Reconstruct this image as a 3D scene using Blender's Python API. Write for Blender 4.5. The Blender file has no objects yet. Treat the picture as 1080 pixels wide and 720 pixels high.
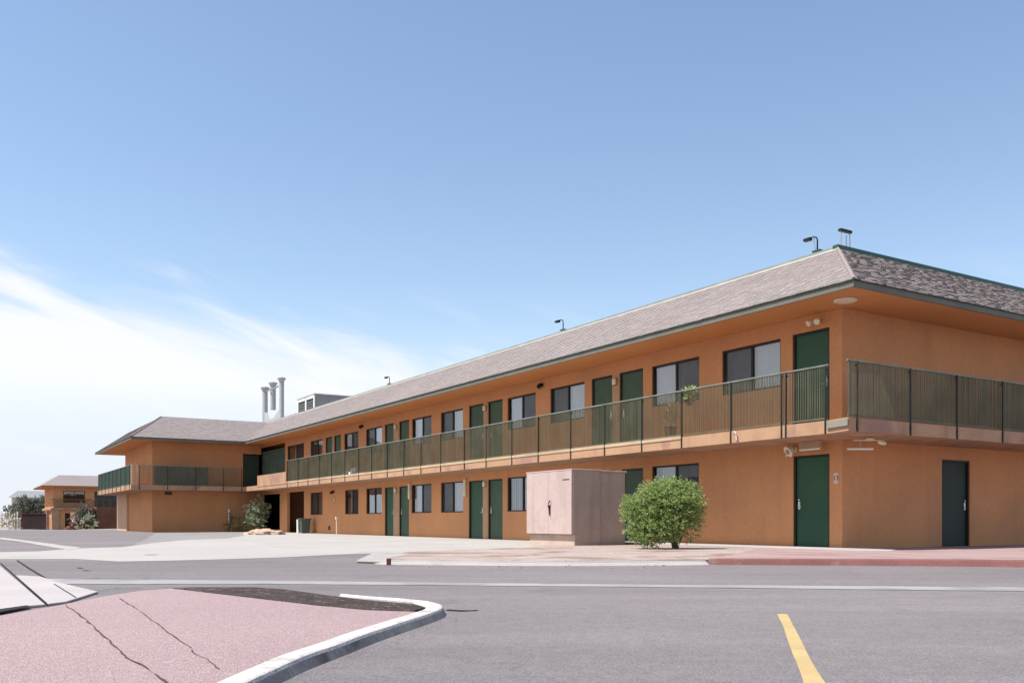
import bpy, bmesh, math, random
from mathutils import Vector, Matrix, noise
R = math.radians
rnd = random.Random(7)
scene = bpy.context.scene
col = scene.collection

# ------------------------------------------------------------------ geometry of the place
# motel frame: x runs along the short end wall (V), y along the long balcony front (U), origin at the near corner
EYE, FOC, HOR = 0.67, 968.0, 549.0
C = Vector((7.30, 20.3, 0.0)); ROT = math.atan2(.5237, .8519)
def W(v, u, z=0.0):
    return Vector((C.x + .8519*v - .5237*u, C.y + .5237*v + .8519*u, z))
def gp(px, py, z=0.0):                     # survey helper: a spot on the level ground
    Y = (EYE - z)*FOC/(py - HOR)
    return ((px-540)/FOC*Y, Y)
def gz(x, y):                              # the lot falls gently away in the distance
    t = min(1, max(0, (y-67)/38.0)); t = t*t*(3-2*t)
    return -.45*t

# ------------------------------------------------------------------ mesh builder
class MB:
    def __init__(s): s.v = []; s.f = []
    def quad(s, *p):
        n = len(s.v); s.v += [tuple(q) for q in p]; s.f.append(tuple(range(n, n+len(p))))
    def box(s, x0, x1, y0, y1, z0, z1, M=None):
        n = len(s.v)
        P = [(x0,y0,z0),(x1,y0,z0),(x1,y1,z0),(x0,y1,z0),(x0,y0,z1),(x1,y0,z1),(x1,y1,z1),(x0,y1,z1)]
        if M: P = [tuple(M @ Vector(p)) for p in P]
        s.v += P
        for f in ((0,3,2,1),(4,5,6,7),(0,1,5,4),(1,2,6,5),(2,3,7,6),(3,0,4,7)): s.f.append(tuple(n+i for i in f))
    def prism(s, poly, z0, z1, bottom=True):
        a = sum(poly[i][0]*poly[(i+1) % len(poly)][1]-poly[(i+1) % len(poly)][0]*poly[i][1] for i in range(len(poly)))
        if a < 0: poly = poly[::-1]
        n = len(s.v); k = len(poly)
        s.v += [(p[0],p[1],z0) for p in poly] + [(p[0],p[1],z1) for p in poly]
        s.f.append(tuple(n+k+i for i in range(k)))
        if bottom: s.f.append(tuple(n+k-1-i for i in range(k)))
        for i in range(k):
            j = (i+1) % k; s.f.append((n+i, n+j, n+k+j, n+k+i))
    def sheet(s, poly, z):
        a = sum(poly[i][0]*poly[(i+1) % len(poly)][1]-poly[(i+1) % len(poly)][0]*poly[i][1] for i in range(len(poly)))
        if a < 0: poly = poly[::-1]
        n = len(s.v); s.v += [(p[0],p[1],z) for p in poly]; s.f.append(tuple(range(n, n+len(poly))))
    def tube(s, pts, r, seg=8, cap=True):
        pts = [Vector(p) for p in pts]; rs = r if isinstance(r, (list, tuple)) else [r]*len(pts)
        rings = []
        for i, p in enumerate(pts):
            d = (pts[min(i+1, len(pts)-1)] - pts[max(i-1, 0)]).normalized()
            up = Vector((0,0,1)) if abs(d.z) < .95 else Vector((1,0,0))
            a = d.cross(up).normalized(); b = a.cross(d)
            n = len(s.v)
            for k in range(seg):
                t = 2*math.pi*k/seg; s.v.append(tuple(p + (a*math.cos(t)+b*math.sin(t))*rs[i]))
            rings.append(n)
        for i in range(len(rings)-1):
            for k in range(seg):
                j = (k+1) % seg; s.f.append((rings[i]+k, rings[i+1]+k, rings[i+1]+j, rings[i]+j))
        if cap:
            s.f.append(tuple(rings[0]+k for k in range(seg))); s.f.append(tuple(rings[-1]+k for k in reversed(range(seg))))
    def lathe(s, prof, c=(0,0,0), seg=16):
        rings = []
        for (r, z) in prof:
            n = len(s.v)
            for k in range(seg):
                t = 2*math.pi*k/seg; s.v.append((c[0]+r*math.cos(t), c[1]+r*math.sin(t), c[2]+z))
            rings.append(n)
        for i in range(len(rings)-1):
            for k in range(seg):
                j = (k+1) % seg; s.f.append((rings[i]+k, rings[i]+j, rings[i+1]+j, rings[i+1]+k))
        s.f.append(tuple(rings[0]+k for k in reversed(range(seg)))); s.f.append(tuple(rings[-1]+k for k in range(seg)))
    def build(s, name, mat, parent=None, loc=None, rz=None, bevel=0, smooth=False):
        me = bpy.data.meshes.new(name); me.from_pydata(s.v, [], s.f); me.validate(); me.update()
        if mat: me.materials.append(mat)
        if smooth:
            for p in me.polygons: p.use_smooth = True
        o = bpy.data.objects.new(name, me); col.objects.link(o)
        if parent: o.parent = parent
        if loc is not None: o.location = loc
        if rz is not None: o.rotation_euler = (0,0,rz)
        if bevel:
            b = o.modifiers.new('bevel', 'BEVEL'); b.width = bevel; b.segments = 2; b.limit_method = 'ANGLE'
        return o

def tag(o, label=None, cat=None, group=None, kind=None):
    if label: o['label'] = label
    if cat: o['category'] = cat
    if group: o['group'] = group
    if kind: o['kind'] = kind
    return o
def empty(name, loc, rz=0, label=None, cat=None, group=None):
    o = bpy.data.objects.new(name, None); col.objects.link(o); o.empty_display_size = .2
    o.location = loc; o.rotation_euler = (0,0,rz)
    return tag(o, label, cat, group)
def part(mb, name, mat, parent, **k): return mb.build(name, mat, parent, **k)
def copy_obj(o, parent):
    c = o.copy(); col.objects.link(c); c.parent = parent
    for ch in list(o.children): copy_obj(ch, c)
    return c

# ------------------------------------------------------------------ materials
def nodes_of(name):
    m = bpy.data.materials.new(name); m.use_nodes = True
    nt = m.node_tree; b = nt.nodes['Principled BSDF']
    return m, nt, b
def N(nt, t, **k):
    n = nt.nodes.new(t)
    for a, b in k.items(): setattr(n, a, b)
    return n
def surf(name, c, rough=.85, var=.12, scale=2.0, fine=60.0, fvar=.10, bump=.25, bdist=.01, metallic=0.0, spec=.3, stain=None, island=0.0, stretch=None):
    """mottled procedural surface: large soft variation, fine grain, bump"""
    m, nt, b = nodes_of(name); L = nt.links.new
    tc = N(nt, 'ShaderNodeTexCoord'); src = tc.outputs['Object']
    if stretch:
        mp = N(nt, 'ShaderNodeMapping'); mp.inputs['Scale'].default_value = stretch; L(src, mp.inputs['Vector']); src = mp.outputs['Vector']
    n1 = N(nt, 'ShaderNodeTexNoise'); n1.inputs['Scale'].default_value = scale; n1.inputs['Detail'].default_value = 5; L(src, n1.inputs['Vector'])
    n2 = N(nt, 'ShaderNodeTexNoise'); n2.inputs['Scale'].default_value = fine; n2.inputs['Detail'].default_value = 3; L(src, n2.inputs['Vector'])
    def ramp(out, amt, lo=.3, hi=.7):
        r = N(nt, 'ShaderNodeMapRange'); r.inputs['From Min'].default_value = lo; r.inputs['From Max'].default_value = hi
        r.inputs['To Min'].default_value = 1-amt; r.inputs['To Max'].default_value = 1+amt; L(out, r.inputs['Value']); return r.outputs['Result']
    f = N(nt, 'ShaderNodeMath', operation='MULTIPLY'); L(ramp(n1.outputs['Fac'], var), f.inputs[0]); L(ramp(n2.outputs['Fac'], fvar), f.inputs[1])
    fo = f.outputs[0]
    if island:
        g = N(nt, 'ShaderNodeNewGeometry'); ff = N(nt, 'ShaderNodeMath', operation='MULTIPLY')
        L(fo, ff.inputs[0]); L(ramp(g.outputs['Random Per Island'], island, 0, 1), ff.inputs[1]); fo = ff.outputs[0]
    mx = N(nt, 'ShaderNodeVectorMath', operation='SCALE'); mx.inputs[0].default_value = c; L(fo, mx.inputs['Scale'])
    out = mx.outputs[0]
    if stain:
        sc, sscale, lo, hi = stain
        n3 = N(nt, 'ShaderNodeTexNoise'); n3.inputs['Scale'].default_value = sscale; n3.inputs['Detail'].default_value = 6; n3.inputs['Distortion'].default_value = .6; L(src, n3.inputs['Vector'])
        mr = N(nt, 'ShaderNodeMapRange', interpolation_type='SMOOTHSTEP'); mr.inputs['From Min'].default_value = lo; mr.inputs['From Max'].default_value = hi; L(n3.outputs['Fac'], mr.inputs['Value'])
        mm = N(nt, 'ShaderNodeMix', data_type='RGBA'); L(mr.outputs['Result'], mm.inputs['Factor']); L(out, mm.inputs['A']); mm.inputs['B'].default_value = (*sc, 1); out = mm.outputs['Result']
    L(out, b.inputs['Base Color'])
    b.inputs['Roughness'].default_value = rough; b.inputs['Metallic'].default_value = metallic; b.inputs['Specular IOR Level'].default_value = spec
    if bump:
        bm_ = N(nt, 'ShaderNodeBump'); bm_.inputs['Strength'].default_value = bump; bm_.inputs['Distance'].default_value = bdist
        L(n2.outputs['Fac'], bm_.inputs['Height']); L(bm_.outputs['Normal'], b.inputs['Normal'])
    return m

M = {}
def weathered(m, dirt=.80):
    '''faint vertical rain streaks and a dusty splash zone on painted stucco'''
    nt = m.node_tree; L = nt.links.new; b = nt.nodes['Principled BSDF']; src = b.inputs['Base Color'].links[0].from_socket
    tc = [n for n in nt.nodes if n.type == 'TEX_COORD'][0]
    mp = N(nt, 'ShaderNodeMapping'); mp.inputs['Scale'].default_value = (1.7,1.7,.22); L(tc.outputs['Object'], mp.inputs['Vector'])
    n = N(nt, 'ShaderNodeTexNoise'); n.inputs['Scale'].default_value = 1.6; n.inputs['Detail'].default_value = 5; L(mp.outputs['Vector'], n.inputs['Vector'])
    r = N(nt, 'ShaderNodeMapRange', interpolation_type='SMOOTHSTEP'); r.inputs['From Min'].default_value = .52; r.inputs['From Max'].default_value = .78; r.inputs['To Min'].default_value = 1; r.inputs['To Max'].default_value = dirt; L(n.outputs['Fac'], r.inputs['Value'])
    n2 = N(nt, 'ShaderNodeTexNoise'); n2.inputs['Scale'].default_value = 9; n2.inputs['Detail'].default_value = 6; L(tc.outputs['Object'], n2.inputs['Vector'])
    r2 = N(nt, 'ShaderNodeMapRange'); r2.inputs['From Min'].default_value = .3; r2.inputs['From Max'].default_value = .7; r2.inputs['To Min'].default_value = .95; r2.inputs['To Max'].default_value = 1.05; L(n2.outputs['Fac'], r2.inputs['Value'])
    mu = N(nt, 'ShaderNodeMath', operation='MULTIPLY'); L(r.outputs['Result'], mu.inputs[0]); L(r2.outputs['Result'], mu.inputs[1])
    sc = N(nt, 'ShaderNodeVectorMath', operation='SCALE'); L(src, sc.inputs[0]); L(mu.outputs[0], sc.inputs['Scale']); L(sc.outputs[0], b.inputs['Base Color'])
    return m
M['stucco'] = weathered(surf('orange_stucco', (.580,.280,.132), .92, .07, .6, 55, .12, .7, .012, spec=.12, stain=((.50,.255,.135), .45, .46, .76)), .93)
M['stucco_pale'] = surf('pale_stucco', (.56,.36,.24), .92, .07, .7, 70, .05, .3, .006, spec=.15)
M['fascia_peach'] = weathered(surf('peach_fascia_paint', (.42,.258,.158), .85, .12, .8, 50, .08, .3, .006, spec=.2, stain=((.33,.19,.145), .8, .48, .68)), .72)
M['soffit'] = surf('soffit_paint', (.55,.26,.108), .9, .06, .5, 60, .04, .2, .004, spec=.15)
M['shingle'] = surf('wood_shake_shingles', (.262,.226,.216), .95, .05, .35, 45, .16, .4, .01, spec=.1, island=.065)
M['roofing'] = surf('flat_roofing', (.42,.40,.38), .95, .1, .5, 30, .1, .2)
M['eave_board'] = surf('grey_green_eave_board', (.14,.14,.115), .7, .12, 1.5, 40, .06, .1)
M['drip'] = surf('dark_drip_edge', (.035,.05,.042), .5, .15, 3, 40, .08, .1, metallic=.2)
M['cap'] = surf('green_cap_metal', (.030,.085,.062), .42, .15, 2, 40, .08, .1, metallic=.3, spec=.5)
M['sunlit_cap'] = surf('sunlit_cap_metal', (.26,.29,.25), .5, .15, 2, 40, .08, .1, metallic=.2)  # lit copy of the cap metal: sun on the long edge put into the colour
M['flashing'] = surf('pale_flashing', (.62,.60,.55), .5, .1, 2, 40, .06, .1)
M['door'] = surf('green_door_paint', (.014,.068,.034), .5, .12, 1.6, 30, .06, .05, .003, spec=.4)
M['door_dull'] = surf('dull_green_door_paint', (.052,.095,.062), .6, .15, 1.6, 30, .06, .05, .003, spec=.3)
M['steel_door'] = surf('dark_steel_door', (.010,.024,.020), .5, .12, 2, 30, .06, .05, .003, spec=.25)
M['frame'] = surf('bronze_frame', (.028,.024,.020), .45, .1, 3, 40, .05, .05, metallic=.3)
M['jamb'] = surf('painted_jamb', (.40,.27,.17), .7, .1, 2, 40, .06, .1)
M['rail'] = surf('rail_green_metal', (.126,.124,.076), .6, .2, 2, 30, .1, .1, spec=.35, metallic=.1)
M['post'] = surf('dark_post_metal', (.022,.030,.024), .5, .15, 4, 40, .1, .1, spec=.4)
M['handrail'] = surf('worn_handrail', (.20,.22,.18), .5, .2, 3, 40, .1, .1, metallic=.3)
M['mesh_green'] = surf('green_mesh_screen', (.085,.135,.110), .7, .15, 2, 40, .1, .05)
M['curtain'] = surf('pale_curtain', (.62,.62,.66), .95, .06, 2, 20, .04, 0)
M['blind'] = surf('vertical_blind', (.60,.60,.60), .9, .06, 2, 20, .04, 0, island=.12)
M['white'] = surf('white_paint', (.74,.72,.68), .6, .08, 3, 40, .05, .1)
M['cream'] = surf('cream_plastic', (.70,.62,.48), .5, .08, 3, 40, .05, .05)
M['black'] = surf('black_metal', (.012,.013,.013), .5, .1, 4, 40, .05, .05)
M['steel'] = surf('brushed_steel', (.55,.55,.54), .35, .1, 4, 50, .05, .05, metallic=.9)
M['galv'] = surf('galvanised_sheet', (.36,.36,.37), .6, .08, 2, 40, .05, .1, metallic=.1)
M['plate'] = surf('grey_green_plate', (.24,.235,.19), .7, .1, 3, 40, .05, .1)
M['grey'] = surf('grey_housing', (.21,.21,.215), .7, .1, 2, 40, .05, .1)
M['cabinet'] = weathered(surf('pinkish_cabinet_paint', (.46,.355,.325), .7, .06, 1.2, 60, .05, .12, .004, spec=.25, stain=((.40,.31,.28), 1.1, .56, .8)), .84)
M['cabinet_shaded'] = weathered(surf('shaded_cabinet_paint', (.36,.285,.24), .75, .08, 1.4, 60, .06, .2, .004, spec=.2, stain=((.29,.23,.195), .9, .5, .8)), .82)  # cabinet paint darkened to carry the shade of its side face
M['plinth'] = surf('plinth_concrete', (.48,.37,.30), .95, .12, 2, 50, .1, .4)
M['dirt'] = surf('pinkish_dirt', (.36,.29,.255), .97, .14, 1.1, 35, .30, .9, .03, spec=.1, stain=((.235,.165,.13), .75, .50, .66))
M['dirt_pile'] = surf('pale_dirt_pile', (.46,.34,.25), .97, .2, 2.5, 25, .25, .9, .03, spec=.1)
M['soil'] = surf('dark_soil', (.060,.046,.043), .97, .3, 2.5, 40, .35, 1.0, .03, spec=.1, stain=((.20,.16,.145), 13.0, .57, .70))
M['sand'] = surf('sandy_ground', (.42,.36,.30), .97, .12, .05, 3, .1, .2)
M['yellow'] = surf('worn_yellow_paint', (.42,.305,.140), .8, .12, 2, 60, .10, .2, .004, stain=((.30,.25,.17), 9.0, .58, .76))
M['redcurb'] = surf('faded_red_curb_paint', (.20,.085,.076), .85, .14, 1.5, 40, .12, .35, stain=((.27,.175,.155), 2.5, .55, .72))
M['redwalk'] = surf('faded_pink_paving', (.30,.21,.195), .9, .10, .8, 50, .10, .3, stain=((.26,.155,.14), .9, .5, .7))
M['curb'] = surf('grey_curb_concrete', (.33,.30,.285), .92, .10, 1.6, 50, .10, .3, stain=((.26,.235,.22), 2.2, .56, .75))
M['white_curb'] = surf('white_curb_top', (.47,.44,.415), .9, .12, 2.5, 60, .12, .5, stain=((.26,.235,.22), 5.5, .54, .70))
M['curb_face'] = surf('shaded_curb_face', (.30,.265,.235), .92, .2, 2.2, 50, .16, .6, stain=((.13,.115,.105), 2.6, .46, .68))  # curb colour darkened for the shade on its face, plus mottled stains
M['slab'] = surf('pale_sidewalk_slab', (.37,.335,.325), .92, .06, .9, 60, .08, .2)
M['joint'] = surf('dark_joint', (.02,.018,.017), .95, .2, 6, 40, .1, 0)
M['crack'] = surf('brown_crack', (.075,.045,.040), .95, .4, 30, 90, .3, 0)
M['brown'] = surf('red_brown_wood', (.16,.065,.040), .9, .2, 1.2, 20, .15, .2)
M['darkhedge'] = surf('dark_purple_wall', (.045,.028,.030), .9, .2, 1.0, 20, .15, .2)
M['bag'] = surf('white_plastic', (.75,.75,.74), .4, .05, 5, 40, .04, .1)
M['bin'] = surf('grey_green_bin_plastic', (.07,.095,.080), .55, .12, 3, 40, .06, .05)
M['signpink'] = surf('faded_sign_plate', (.66,.47,.43), .5, .08, 6, 60, .05, 0)
M['bark'] = surf('grey_brown_bark', (.13,.10,.075), .95, .2, 8, 60, .2, .6, .01)
M['concrete_wall'] = surf('far_wall_paint', (.40,.40,.38), .9, .1, .4, 20, .08, .1)

def asphalt(name, base, warm):
    m, nt, b = nodes_of(name); L = nt.links.new
    tc = N(nt, 'ShaderNodeTexCoord'); src = tc.outputs['Object']
    def noise_(scale, detail=5, stretch=None, dist=0):
        s_ = src
        if stretch:
            mp = N(nt, 'ShaderNodeMapping'); mp.inputs['Scale'].default_value = stretch; mp.inputs['Rotation'].default_value = (0,0,.15); L(src, mp.inputs['Vector']); s_ = mp.outputs['Vector']
        n = N(nt, 'ShaderNodeTexNoise'); n.inputs['Scale'].default_value = scale; n.inputs['Detail'].default_value = detail; n.inputs['Distortion'].default_value = dist; L(s_, n.inputs['Vector']); return n.outputs['Fac']
    def rng(o, a, b_, lo=.3, hi=.7):
        r = N(nt, 'ShaderNodeMapRange'); r.inputs['From Min'].default_value = lo; r.inputs['From Max'].default_value = hi; r.inputs['To Min'].default_value = a; r.inputs['To Max'].default_value = b_; L(o, r.inputs['Value']); return r.outputs['Result']
    def mul(a, b_):
        n = N(nt, 'ShaderNodeMath', operation='MULTIPLY'); L(a, n.inputs[0]); L(b_, n.inputs[1]); return n.outputs[0]
    grain = noise_(90, 4)
    f = mul(rng(noise_(.13), .86, 1.14), rng(grain, .66, 1.34))
    vo = N(nt, 'ShaderNodeTexVoronoi'); vo.inputs['Scale'].default_value = 70; L(src, vo.inputs['Vector']); vs = N(nt, 'ShaderNodeSeparateColor'); L(vo.outputs['Color'], vs.inputs[0])
    f = mul(f, rng(vs.outputs[0], .86, 1.14, 0, 1))
    spots = noise_(.9, 4, None, .4); f = mul(f, rng(spots, 1.0, .84, .62, .72))          # oil spots
    wear = noise_(.5, 5, (.12, 1.0, 1)); f = mul(f, rng(wear, .93, 1.07, .35, .65))       # tyre worn lanes
    f = mul(f, rng(noise_(1.2, 6, (.22, 1.6, 1)), .92, 1.08))
    f = mul(f, rng(noise_(7, 4), .94, 1.06))
    # worn-through pale flecks and a few dark cracks
    v = N(nt, 'ShaderNodeTexVoronoi', feature='DISTANCE_TO_EDGE'); v.inputs['Scale'].default_value = .16
    wp = N(nt, 'ShaderNodeTexNoise'); wp.inputs['Scale'].default_value = 1.3; wp.inputs['Detail'].default_value = 6; L(src, wp.inputs['Vector'])
    vm = N(nt, 'ShaderNodeVectorMath', operation='MULTIPLY_ADD'); vm.inputs[1].default_value = (1.5,1.5,0); L(wp.outputs['Color'], vm.inputs[0]); L(src, vm.inputs[2]); L(vm.outputs[0], v.inputs['Vector'])
    crack = rng(v.outputs['Distance'], .72, 1.0, .0008, .003)
    gate = rng(noise_(.35, 3), 0, 1, .50, .60)
    mixc = N(nt, 'ShaderNodeMix', data_type='FLOAT'); L(gate, mixc.inputs['Factor']); mixc.inputs['A'].default_value = 1; L(crack, mixc.inputs['B'])
    f = mul(f, mixc.outputs['Result'])
    cm = N(nt, 'ShaderNodeMix', data_type='RGBA'); cm.inputs['A'].default_value = (*base, 1); cm.inputs['B'].default_value = (*warm, 1); L(rng(noise_(.09, 3), 0, 1, .35, .65), cm.inputs['Factor'])
    sc = N(nt, 'ShaderNodeVectorMath', operation='SCALE'); L(cm.outputs['Result'], sc.inputs[0]); L(f, sc.inputs['Scale'])
    L(sc.outputs[0], b.inputs['Base Color']); b.inputs['Roughness'].default_value = .9; b.inputs['Specular IOR Level'].default_value = .2
    bu = N(nt, 'ShaderNodeBump'); bu.inputs['Strength'].default_value = .5; bu.inputs['Distance'].default_value = .006; L(grain, bu.inputs['Height']); L(bu.outputs['Normal'], b.inputs['Normal'])
    return m
M['asphalt'] = asphalt('worn_asphalt', (.166,.151,.153), (.178,.155,.153))
M['apron'] = surf('bleached_concrete', (.352,.330,.305), .92, .07, .25, 70, .07, .2, stain=((.30,.287,.27), .5, .52, .72))
M['old_concrete'] = surf('grey_old_concrete', (.23,.215,.20), .92, .10, .3, 70, .08, .2, stain=((.18,.17,.165), .5, .52, .72))
M['gutter'] = surf('pale_gutter_concrete', (.275,.265,.262), .92, .10, .8, 60, .08, .2, stain=((.205,.195,.195), 1.4, .48, .70))

def pink():
    m = surf('pink_gravel', (.338,.246,.244), .96, .07, .5, 110, .16, .8, .015, spec=.1, stain=((.39,.31,.305), 22.0, .55, .72))
    nt = m.node_tree; L = nt.links.new
    b = nt.nodes['Principled BSDF']; lk = b.inputs['Base Color'].links[0]; src = lk.from_socket
    tc = [n for n in nt.nodes if n.type == 'TEX_COORD'][0]
    v = N(nt, 'ShaderNodeTexVoronoi'); v.inputs['Scale'].default_value = 150; L(tc.outputs['Object'], v.inputs['Vector'])
    sp = N(nt, 'ShaderNodeSeparateColor'); L(v.outputs['Color'], sp.inputs[0])
    r = N(nt, 'ShaderNodeMapRange'); r.inputs['To Min'].default_value = .74; r.inputs['To Max'].default_value = 1.22; L(sp.outputs[0], r.inputs['Value'])
    s = N(nt, 'ShaderNodeVectorMath', operation='SCALE'); L(src, s.inputs[0]); L(r.outputs['Result'], s.inputs['Scale']); L(s.outputs[0], b.inputs['Base Color'])
    return m
M['pink'] = pink()

def glass():
    m = bpy.data.materials.new('window_glass'); m.use_nodes = True; nt = m.node_tree; nt.nodes.clear(); L = nt.links.new
    o = N(nt, 'ShaderNodeOutputMaterial'); mx = N(nt, 'ShaderNodeMixShader'); t = N(nt, 'ShaderNodeBsdfTransparent'); g = N(nt, 'ShaderNodeBsdfGlossy')
    t.inputs['Color'].default_value = (.80,.83,.84,1); g.inputs['Roughness'].default_value = .02; g.inputs['Color'].default_value = (.92,.96,1,1)
    fr = N(nt, 'ShaderNodeFresnel'); fr.inputs['IOR'].default_value = 1.55
    a = N(nt, 'ShaderNodeMath', operation='MULTIPLY_ADD'); a.inputs[1].default_value = 2.1; a.inputs[2].default_value = .07; a.use_clamp = True
    tc = N(nt, 'ShaderNodeTexCoord'); n = N(nt, 'ShaderNodeTexNoise'); n.inputs['Scale'].default_value = 1.4; L(tc.outputs['Object'], n.inputs['Vector'])
    bu = N(nt, 'ShaderNodeBump'); bu.inputs['Strength'].default_value = .12; bu.inputs['Distance'].default_value = .02; L(n.outputs['Fac'], bu.inputs['Height']); L(bu.outputs['Normal'], g.inputs['Normal'])
    L(fr.outputs[0], a.inputs[0]); L(a.outputs[0], mx.inputs[0]); L(t.outputs[0], mx.inputs[1]); L(g.outputs[0], mx.inputs[2]); L(mx.outputs[0], o.inputs[0])
    return m
M['glass'] = glass()
def screen():
    m = bpy.data.materials.new('insect_screen'); m.use_nodes = True; nt = m.node_tree; nt.nodes.clear(); L = nt.links.new
    o = N(nt, 'ShaderNodeOutputMaterial'); mx = N(nt, 'ShaderNodeMixShader'); t = N(nt, 'ShaderNodeBsdfTransparent'); d = N(nt, 'ShaderNodeBsdfDiffuse')
    tc = N(nt, 'ShaderNodeTexCoord'); n = N(nt, 'ShaderNodeTexNoise'); n.inputs['Scale'].default_value = 3; L(tc.outputs['Object'], n.inputs['Vector'])
    r = N(nt, 'ShaderNodeMapRange'); r.inputs['To Min'].default_value = .45; r.inputs['To Max'].default_value = .62; L(n.outputs['Fac'], r.inputs['Value'])
    d.inputs['Color'].default_value = (.07,.07,.075,1); L(r.outputs['Result'], mx.inputs[0]); L(t.outputs[0], mx.inputs[1]); L(d.outputs[0], mx.inputs[2]); L(mx.outputs[0], o.inputs[0])
    return m
M['screen'] = screen()
def leafmat(name, c, c2, trans=.35):
    m = bpy.data.materials.new(name); m.use_nodes = True; nt = m.node_tree; nt.nodes.clear(); L = nt.links.new
    o = N(nt, 'ShaderNodeOutputMaterial'); g = N(nt, 'ShaderNodeNewGeometry')
    mx = N(nt, 'ShaderNodeMix', data_type='RGBA'); mx.inputs['A'].default_value = (*c,1); mx.inputs['B'].default_value = (*c2,1); L(g.outputs['Random Per Island'], mx.inputs['Factor'])
    d = N(nt, 'ShaderNodeBsdfPrincipled'); d.inputs['Roughness'].default_value = .55; d.inputs['Specular IOR Level'].default_value = .3; L(mx.outputs['Result'], d.inputs['Base Color'])
    t = N(nt, 'ShaderNodeBsdfTranslucent'); L(mx.outputs['Result'], t.inputs['Color'])
    s = N(nt, 'ShaderNodeMixShader'); s.inputs[0].default_value = trans; L(d.outputs[0], s.inputs[1]); L(t.outputs[0], s.inputs[2]); L(s.outputs[0], o.inputs[0])
    return m
M['leaf'] = leafmat('willowy_leaves', (.17,.28,.060), (.50,.56,.26), .42)
M['leaf_pale'] = leafmat('pale_leaves', (.14,.19,.07), (.60,.62,.46), .3)  # pale tone brightened to carry sunlit highlights on the leaves
M['leaf_dark'] = leafmat('grey_green_leaves', (.09,.10,.08), (.20,.21,.175), .25)
M['leaf_olive'] = leafmat('olive_leaves', (.07,.085,.03), (.16,.15,.07), .3)
M['leaf_dry'] = leafmat('dry_grass_blades', (.30,.24,.12), (.45,.38,.22), .3)

# ------------------------------------------------------------------ ground
WUF = 44.12
def grid_sheet(name, xs, ys, dz, mat):
    mb = MB()
    idx = {}
    for j, y in enumerate(ys):
        for i, x in enumerate(xs):
            idx[i,j] = len(mb.v); mb.v.append((x, y, gz(x,y)+dz))
    for j in range(len(ys)-1):
        for i in range(len(xs)-1): mb.f.append((idx[i,j], idx[i+1,j], idx[i+1,j+1], idx[i,j+1]))
    return tag(mb.build(name, mat, smooth=True), kind='structure')
mb = MB(); mb.quad((-3000,-3000,-.62),(3000,-3000,-.62),(3000,3000,-.62),(-3000,3000,-.62))
tag(mb.build('ground', M['sand']), kind='structure')
grid_sheet('parking_lot', [-110+10*i for i in range(23)], [-60,-30,-10,0,10,20,30,40,50,60]+[66+3*i for i in range(20)], 0, M['asphalt'])

def sheet(name, poly, z, mat, kind='structure', parent=None, jitter=0):
    mb = MB(); mb.sheet(poly, z); o = mb.build(name, mat, parent)
    if not parent: tag(o, kind=kind)
    return o
def wobble(poly, step=.5, amp=.04, seed=0):
    out = []; n = len(poly)
    for i in range(n):
        a = Vector((*poly[i],0)); b = Vector((*poly[(i+1) % n],0)); k = max(1, min(60, int((b-a).length/step)))
        nn = Vector((-(b-a).y, (b-a).x, 0)).normalized()
        for j in range(k):
            p = a.lerp(b, j/k); w = noise.noise(Vector((p.x*1.1+seed, p.y*1.1, seed)))*amp + noise.noise(Vector((p.x*4+seed, p.y*4, seed)))*amp*.4
            if j == 0: w = 0
            out.append((p.x+nn.x*w, p.y+nn.y*w))
    return out
# bleached concrete drive in front of the balcony front
ap = [gp(-90,582.5),gp(0,582),gp(40,581.3),gp(84,578),gp(129,576.7),gp(164,572),gp(200,568.8),gp(240,567.6),gp(262,563.6)]
ap += [tuple(W(-.02,u)[:2]) for u in (43,30,12.5)] + [tuple(W(-1.3,9.0)[:2])]
ap += [gp(575,575.5),gp(553,578.6),gp(500,580.8),gp(440,583),gp(401,583.2),gp(360,584.5),gp(300,587.5),gp(240,589.5),gp(180,591),gp(125,592),gp(80,589.3),gp(0,589.6),gp(-90,590)]
sheet('concrete_drive', wobble(ap,.8,.10,3), .004, M['apron'])
oc = [gp(135,577.0),gp(150,570.5),gp(164,561.9),gp(205,561.5)] + [tuple(W(v,u)[:2]) for v,u in ((-3.4,WUF),(-.05,WUF),(-.05,41))] + [gp(262,565.2),gp(240,569.2),gp(200,570.4),gp(164,573.6)]
sheet('old_concrete', wobble(oc,.8,.08,11), .002, M['old_concrete'])
gt = [gp(2,566.6),gp(30,570),gp(60,574.2),gp(86,577.6),gp(72,580),gp(45,575.2),gp(22,571.2),gp(-4,568)]
sheet('drain_strip', wobble(gt,.8,.06,9), .008, M['apron'])
# pale valley gutter right across the drive
g1 = [gp(44,610.3),gp(173,611.2),gp(400,613.7),gp(640,616),gp(860,617.6),gp(1080,619.4),gp(1300,621.2),gp(1300,625.4),gp(1080,623.2),gp(860,620.8),gp(640,618.6),gp(400,616.6),gp(240,615.6),gp(180,615.8),gp(120,615.8),gp(66,615.8)]
sheet('gutter_strip', wobble(g1,.5,.035,5), .004, M['gutter'])
# yellow bay line
yl = [gp(819.5,647.5),gp(830.3,647.5),gp(838,662),gp(852,690),gp(871,721),gp(900,770),gp(872,770),gp(847.5,721),gp(836,690),gp(826.5,662)]
sheet('painted_bay_line', wobble(yl,.12,.006,2), .004, M['yellow'])
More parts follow.
